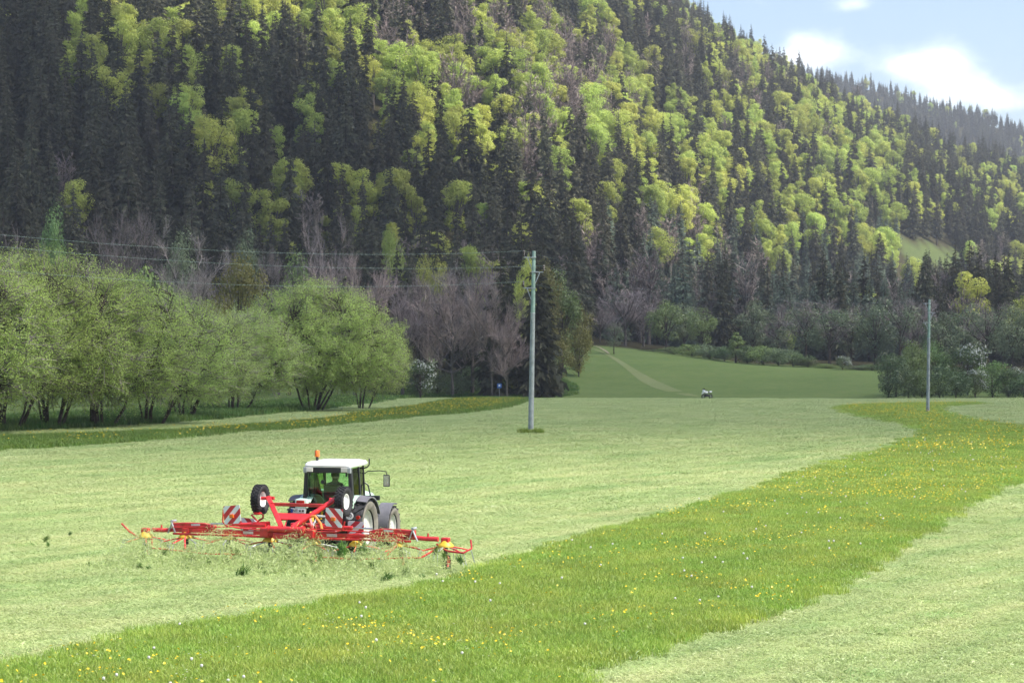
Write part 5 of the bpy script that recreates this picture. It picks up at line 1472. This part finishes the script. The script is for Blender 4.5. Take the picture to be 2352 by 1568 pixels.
# booms
for sg in (-1, 1):
    X = lambda v: sg * v
    b = MB(); b.bar((X(.55), -.05, .80), (X(2.3), -.03, .80), .11, .10); b.bar((X(2.3), -.03, .80), (X(3.36), 0, .80), .11, .10); b.bar((X(.45), -.16, .715), (X(3.30), -.13, .715), .05, .06)
    for k in range(4): b.box((X(SP * (k + .5)), 0, .795 if k < 3 else .76), (.20, .17, .13))
    b.build('boom', MT['red'], ted, bevel=.02)
    b = MB(); vs = []
    for (x, zb, zt) in ((2.15, .85, .94), (2.45, .85, 1.00), (3.0, .85, 1.00), (3.36, .84, .98)):
        vs += [(X(x), -.07, zb), (X(x), .07, zb), (X(x), .07, zt), (X(x), -.07, zt)]
    fs = []
    for i in range(3):
        for k in range(4): k2 = (k + 1) % 4; fs.append((i * 4 + k, i * 4 + k2, (i + 1) * 4 + k2, (i + 1) * 4 + k))
    fs += [(0, 1, 2, 3), (12, 13, 14, 15)]
    b.add(vs, fs).build('boom_bracket', MT['red'], ted, bevel=.012)
    MB().bar((X(2.55), -.085, .96), (X(2.80), -.085, .95), .01, .05).build('decal_plate', MT['rim'], ted)
    MB().bar((X(1.02), -.13, .80), (X(1.30), -.13, .80), .01, .07).build('decal_plate', MT['rim'], ted)
    b = MB(); b.bar((X(3.30), -.10, 1.06), (X(3.46), -.10, .72), .02, .075, up=(0, -1, 0)); b.bar((X(3.36), -.12, 1.05), (X(3.24), -.12, .74), .02, .06, up=(0, -1, 0)); b.tube([(X(3.34), -.14, 1.03), (X(3.34), .1, 1.03)], .035, 8)
    b.build('folding_link', MT['galv'], ted, bevel=.005)
    MB().tube([(X(3.36), 0, .80), (X(3.62), 0, .78), (X(3.97), 0, .78)], [.055, .055, .06], 10).build('outer_boom', MT['red'], ted, smooth=True)
    MB().tube([(X(3.70), 0, .80), (X(3.70), 0, .92)], [.03, .02], 8).build('boom_stop', MT['red'], ted)
    MB().tube([(X(.52), -.22, .96), (X(2.0), -.19, .93), (X(3.3), -.12, .88)], .016, 6).build('pull_rod', MT['red'], ted)
    cy_ = MB().tube([(X(.70), -.06, 1.00), (X(1.70), -.06, 1.00)], .048, 10).build('hydraulic_cylinder', MT['red'], ted, smooth=True)
    MB().tube([(X(1.70), -.06, 1.00), (X(2.25), -.06, .99)], .022, 8).build('piston_rod', MT['silver'], cy_)
    MB().bar((X(.62), .04, 1.03), (X(1.5), .04, .96), .05, .13).build('linkage', MT['red'], ted, bevel=.02)
    b = MB(); b.tube([(X(.95), -.08, 1.08), (X(1.0), -.10, 1.13), (X(1.06), -.08, 1.06)], .012, 6); b.build('hose_clip', MT['galv'], ted)
    # outer guard hook
    b = MB(); b.tube([(X(3.95), -.05, .66), (X(4.30), -.25, .52), (X(4.76), -.38, .50)] if sg > 0 else [(X(3.95), -.05, .52), (X(4.45), .1, .56), (X(4.78), .2, .72)], .026, 7)
    b.tube([(X(4.76), -.38, .50), (X(4.92), -.20, .60), (X(4.86), -.1, .80)] if sg > 0 else [(X(4.78), .2, .72), (X(4.98), .2, .90)], .024, 7)
    b.tube([(X(3.2), -.55, .34), (X(3.7), -.5, .36), (X(3.95), -.05, .55)], .024, 7); b.tube([(X(2.75), -.5, .36), (X(2.9), -.25, .55), (X(2.95), -.05, .76)], .026, 7)
    b.build('guard_rod', MT['red'], ted, smooth=True)
    # swath guard bars low at the back
    MB().tube([(X(1.1), -.62, .30), (X(2.0), -.66, .28), (X(3.2), -.55, .34)], .022, 6).build('guard_rod', MT['red'], ted, smooth=True)
    # warning boards
    tilt = (0, R(-5 if sg < 0 else 4), R(0))
    bo = MB().box((0, 0, 0), (.46, .016, .46)).build('warning_board', MT['stripeB' if sg > 0 else 'stripeA'], ted, loc=(X(1.40), -.56, 1.29), rot=tilt)
    MB().box((.0, -.035, -.03), (.11, .055, .10)).build('warning_lamp', MT['orange'], bo, bevel=.012)
    MB().tube([(X(1.66), -.53, 1.42), (X(1.68), -.53, 1.10), (X(1.60), -.50, 1.0), (X(1.30), -.40, .94), (X(.70), -.28, .90)] if sg < 0 else [(X(1.68), -.53, 1.20), (X(1.62), -.53, .98), (X(1.4), -.4, .92), (X(.8), -.28, .9)], .02, 7).build('board_holder', MT['red'], ted, smooth=True)
    b2 = MB().box((0, 0, 0), (.44, .016, .44)).build('warning_board', MT['stripeA' if sg > 0 else 'stripeB'], ted, loc=(X(1.50), .62, .88), rot=(0, R(3), 0))
    MB().tube([(X(1.5), .60, .7), (X(1.5), .3, .72), (X(1.5), 0, .78)], .02, 6).build('board_holder', MT['red'], ted)
    b = MB(); b.tube([(X(1.02), .35, .95), (X(1.30), .35, 1.22), (X(1.20), .35, 1.24), (X(1.06), .35, 1.24)] if sg < 0 else [(X(1.0), .35, .9), (X(1.1), .35, 1.0)], .024, 6)
    b.tube([(X(1.22), .38, .98), (X(1.05), .38, 1.10), (X(.98), .38, 1.14), (X(.98), .38, 1.22), (X(1.04), .38, 1.26), (X(1.24), .38, 1.26)] if sg < 0 else [(X(.8), .3, .9), (X(.8), .3, 1.0)], .026, 6)
    b.build('transport_stay', MT['red'], ted, smooth=True)

# ------------------------------------------------------------------ grass thrown up by the tedder
rf_ = np.random.default_rng(77)
def tl(x, y, z): return tpos + rt_ * x + fw * y + Vector((0, 0, z))
n = 36000
x = rf_.uniform(-4.5, 4.4, n); back = rf_.gamma(1.7, .75, n) + .05
hmax = .54 * np.exp(-((back - .55) / 1.5) ** 2) + .06
zz = hmax * rf_.uniform(0, 1, n) ** .9 * (1 + .35 * np.sin(x * 2.77)) * (1 + .3 * rf_.normal(0, 1, n).clip(-1, 1.4))
zz = np.maximum(zz, .01)
bx = tpos.x + rt_.x * x - fw.x * back; by = tpos.y + rt_.y * x - fw.y * back
P0 = np.stack([bx, by, zz], -1); Dv = unit(n, rf_) * np.array([1, 1, .9]); L = rf_.uniform(.06, .18, n)
S = np.cross(Dv, unit(n, rf_)); S /= np.linalg.norm(S, axis=1)[:, None]; S *= .0045
Pm = P0 + Dv * (L * .5)[:, None] + np.array([0, 0, .015]); P1 = P0 + Dv * L[:, None]
v = np.stack([P0 - S, P0 + S, Pm + S, Pm - S, P1], 1).reshape(-1, 3); bI = np.arange(n)[:, None] * 5
v[:, 2] = np.maximum(v[:, 2], .005)
mi = (rf_.uniform(0, 1, n) < .10).astype(int)
tag(link('flying_grass', fast_mesh('flying_grass', v, bI + np.array([[0, 1, 2, 3]]), bI + np.array([[3, 2, 4]]), [MT['clipfly'], MT['clipdark']], qmi=mi, tmi=mi)), kind='stuff')
# clumps thrown into the air
cm_ = []
for j in range(4):
    m_ = 130; p0 = rf_.normal(0, .05, (m_, 3)); d_ = unit(m_, rf_) * np.array([.8, .8, 1.2]) + np.array([.25, 0, .3]); l_ = rf_.uniform(.08, .2, m_)[:, None]
    s_ = np.cross(d_, unit(m_, rf_)); s_ = s_ / np.linalg.norm(s_, axis=1)[:, None] * .009
    p1 = p0 + d_ * l_; vv = np.stack([p0 - s_, p0 + s_, (p0 + p1) / 2 + s_, (p0 + p1) / 2 - s_, p1], 1).reshape(-1, 3); bb = np.arange(m_)[:, None] * 5
    cm_.append(fast_mesh('grass_clump', vv, bb + np.array([[0, 1, 2, 3]]), bb + np.array([[3, 2, 4]]), [MT['vergeblade']]))
# (column, row, size): placed on the throw plane behind the machine
for j, (px, py, s, bk) in enumerate([(105, 1238, .8, .9), (160, 1226, .5, .6), (110, 1250, .5, 1.1), (205, 1308, .7, 2.0), (322, 1306, .9, 2.2), (345, 1320, .8, 2.4), (428, 1310, .7, 2.2), (440, 1282, .9, 1.2), (555, 1337, 1.7, 2.8), (610, 1322, .7, 2.4), (660, 1275, .9, 1.0), (700, 1330, .6, 2.5), (735, 1282, 1.0, 1.2), (787, 1266, 1.7, .9), (833, 1262, 1.4, .8), (855, 1300, .8, 1.6), (885, 1342, 1.3, 2.6), (895, 1330, .8, 2.4), (932, 1312, .8, 1.8), (1000, 1266, 1.0, .6), (1020, 1276, .8, .7), (1058, 1288, 1.0, .9), (545, 1268, .8, .8), (380, 1270, .8, .9), (480, 1290, .7, 1.4), (240, 1290, .6, 1.4), (600, 1300, .7, 1.6), (970, 1330, .7, 1.9)]):
    # on the vertical plane bk metres behind the rotor line
    o_ = tpos - fw * bk; ray = Vector(((px - 1176) / F, 1, -(py - 784) / F)); C_ = Vector((0, 0, CAMH))
    t = (o_ - C_).dot(fw) / ray.dot(fw); p = C_ + ray * t
    p.z = max(p.z, .06)
    o = link('grass_clump', cm_[j % 4], None, p, (rf_.uniform(-.5, .5), rf_.uniform(-.5, .5), rf_.uniform(0, 6.28))); o.scale = (s * .75, s * .75, s * .75)
    tag(o, {8: 'largest dark grass clump flying low behind the tedder', 13: 'dark round grass clump flying close behind the right half of the tedder'}.get(j, 'dark clump of cut grass thrown into the air behind the tedder'), 'grass clump', 'grass clumps thrown up by the tedder')

# ------------------------------------------------------------------ motorcycle
p = atD(1624, 322)
mc_ = empty('motorcycle', p + Vector((0, 0, .02)), R(132)); tag(mc_, 'white motorcycle parked at the far edge of the mown field', 'motorcycle')
mc_.scale = (1.22, 1.22, 1.25)
# local: Y forward
for nm, y in (('front', .74), ('rear', -.70)):
    w_ = MB().lathe([(.001, -.05), (.06, -.05), (.06, .05), (.001, .05)], 10, 'x').build('wheel', MT['galv'], mc_, loc=(0, y, .32))
    MB().lathe([(.235, -.045), (.30, -.065), (.325, -.03), (.325, .03), (.30, .065), (.235, .045)], 24, 'x', closed=True).build('tyre', MT['rubber'], w_, smooth=True)
    b = MB(); b.lathe([(.235, -.04), (.22, 0), (.235, .04)], 24, 'x')
    for i in range(5):
        t = i * 2 * math.pi / 5; b.bar((0, 0, 0), (0, math.cos(t) * .23, math.sin(t) * .23), .03, .03)
    b.build('rim', MT['black'], w_)
MB().tube([(.09, .74, .32), (.09, .50, .92)], .028, 8).tube([(-.09, .74, .32), (-.09, .50, .92)], .028, 8).build('fork', MT['black'], mc_)
b = MB(); b.tube([(0, .48, .90), (0, .1, .55), (0, -.15, .42), (0, -.7, .32)], .04, 8); b.tube([(0, .42, .85), (0, -.2, .75), (0, -.75, .85)], .03, 8); b.build('frame', MT['black'], mc_)
b = MB(); b.box((0, .08, .45), (.34, .5, .34)); b.tube([(.2, .1, .45), (.2, -.1, .45)], .10, 10); b.tube([(-.2, .1, .45), (-.2, -.1, .45)], .10, 10); b.build('engine', MT['black'], mc_, bevel=.04)
b = MB(); b.box((0, .22, .86), (.34, .52, .24)); b.build('tank', MT['white'], mc_, smooth=True, bevel=.08)
b = MB(); b.box((0, -.28, .82), (.26, .56, .10)); b.build('seat', MT['black'], mc_, bevel=.04)
b = MB(); b.box((0, -.66, .90), (.24, .38, .14), Matrix.Rotation(.25, 3, 'X').inverted()); b.build('tail', MT['white'], mc_, bevel=.04)
b = MB(); b.box((0, .62, .98), (.34, .26, .32)); b.build('front_fairing', MT['white'], mc_, bevel=.07)
b = MB(); b.box((0, .84, .74), (.14, .42, .06), Matrix.Rotation(-.25, 3, 'X')); b.build('front_fender', MT['white'], mc_, bevel=.02)
MB().box((0, .58, 1.22), (.28, .03, .24)).build('windscreen', MT['glass'], mc_)
MB().tube([(-.38, .34, 1.08), (-.2, .44, 1.04), (.2, .44, 1.04), (.38, .34, 1.08)], .018, 7).build('handlebar', MT['black'], mc_)
for sg in (-1, 1):
    MB().box((sg * .40, .46, 1.22), (.14, .03, .08)).build('mirror', MT['black'], mc_, bevel=.01)
MB().tube([(.17, -.1, .35), (.18, -.5, .42), (.19, -.85, .55)], .05, 10).build('exhaust', MT['galv'], mc_, smooth=True)

# ------------------------------------------------------------------ the cloud whose shadow lies over the middle of the scene
ZC = 1500.0
cs_ = 14.0
cc_px = np.linspace(-500, 2800, 330)
dd = np.concatenate([np.arange(60, 500, 6.0), np.arange(500, 1400, 9.0)])
CP, DDm = np.meshgrid(cc_px, dd, indexing='ij')
SX = (CP - 1176) / F * DDm; SY = DDm; SZ = ground_z(SX, SY)
py_ = 784 - F * (SZ + 12 * (SY > 430) - CAMH) / SY
near = np.clip((SY - (86 + 7 * np.sin(SX * .09) + SX * .12)) / 40, 0, 1)
up = np.clip((py_ - shade_line(CP)) / 70 + .5, 0, 1)
dens = np.where(SY < 480, near, 1) * np.where(SY > 430, up, 1) * (1 + .5 * np.clip((SY - 420) / 60, 0, 1) * np.clip((1500 - CP) / 500, 0, 1)) * (1 - .30 * np.clip((SY - 360) / 60, 0, 1) * np.clip((CP - 1350) / 250, 0, 1))
qx = SX + SUN.x / SUN.z * (ZC - SZ); qy = SY + SUN.y / SUN.z * (ZC - SZ)
x0, y0 = qx.min() - 120, qy.min() - 120
nx, ny = int((qx.max() - x0 + 120) / cs_), int((qy.max() - y0 + 120) / cs_)
acc = np.zeros((nx, ny)); wt = np.zeros((nx, ny))
np.add.at(acc, (((qx - x0) / cs_).astype(int), ((qy - y0) / cs_).astype(int)), dens)
np.add.at(wt, (((qx - x0) / cs_).astype(int), ((qy - y0) / cs_).astype(int)), 1)
def blur(a, n):
    for _ in range(n):
        a = (a + np.roll(a, 1, 0) + np.roll(a, -1, 0)) / 3; a = (a + np.roll(a, 1, 1) + np.roll(a, -1, 1)) / 3
    return a
den = np.where(wt > 0, acc / np.maximum(wt, 1), 0)
known = (wt > 0).astype(float)
for _ in range(6):
    nb = blur(den * known, 1); nw = blur(known, 1)
    den = np.where(known > 0, den, np.where(nw > 0, nb / np.maximum(nw, 1e-6), 0)); known = np.maximum(known, (nw > .01) * 1.0)
den = blur(den, 1)
II, JJ = np.meshgrid(np.arange(nx), np.arange(ny), indexing='ij')
CXw, CYw = x0 + (II + .5) * cs_, y0 + (JJ + .5) * cs_
pf = np.sin(CXw * .05) * np.sin(CYw * .043) * .5 + np.sin(CXw * .11 + CYw * .09) * .3 + np.sin(CXw * .023 - CYw * .031) * .6
top = ZC + den * (45 + 26 * pf); bot = ZC - den * (9 + 3 * pf) - .5
ok = den > .03
vid = np.arange(nx * ny).reshape(nx, ny)
cellok = ok[:-1, :-1] & ok[1:, :-1] & ok[:-1, 1:] & ok[1:, 1:]
qs = np.stack([vid[:-1, :-1], vid[1:, :-1], vid[1:, 1:], vid[:-1, 1:]], -1)[cellok]
off = nx * ny
V = np.concatenate([np.stack([CXw, CYw, top], -1).reshape(-1, 3), np.stack([CXw, CYw, bot], -1).reshape(-1, 3)])
Qc = np.concatenate([qs, qs[:, ::-1] + off])
used = np.unique(Qc); remap = np.full(len(V), -1); remap[used] = np.arange(len(used))
m, ntc, outc = new_mat('cloud')
dif = ntc.nodes.new('ShaderNodeBsdfTranslucent'); dif.inputs['Color'].default_value = (.9, .9, .9, 1)
trn = ntc.nodes.new('ShaderNodeBsdfTransparent')
atc = ntc.nodes.new('ShaderNodeAttribute'); atc.attribute_name = 'thickness'
mc = ntc.nodes.new('ShaderNodeMath'); mc.operation = 'MULTIPLY'; mc.inputs[1].default_value = CLOUD_OPACITY
msc = ntc.nodes.new('ShaderNodeMixShader')
ntc.links.new(atc.outputs['Fac'], mc.inputs[0]); ntc.links.new(mc.outputs[0], msc.inputs[0]); ntc.links.new(trn.outputs[0], msc.inputs[1]); ntc.links.new(dif.outputs[0], msc.inputs[2])
ntc.links.new(msc.outputs[0], outc.inputs['Surface'])
cme = fast_mesh('cloud', V[used], remap[Qc], None, [m], smooth=True)
a_ = cme.attributes.new('thickness', 'FLOAT', 'POINT'); a_.data.foreach_set('value', np.concatenate([den.ravel(), den.ravel()])[used].astype(np.float32))
tag(link('cloud', cme), kind='structure')

# ------------------------------------------------------------------ air
m, nth, outh = new_mat('haze'); pv = nth.nodes.new('ShaderNodeVolumePrincipled')
pv.inputs['Color'].default_value = (.86, .91, 1.0, 1); pv.inputs['Density'].default_value = HAZE; pv.inputs['Anisotropy'].default_value = 0.2
nth.links.new(pv.outputs[0], outh.inputs['Volume'])
if HAZE > 0:
    tag(MB().box((0, 0, 215), (8400, 8400, 470)).build('haze', m), kind='stuff')
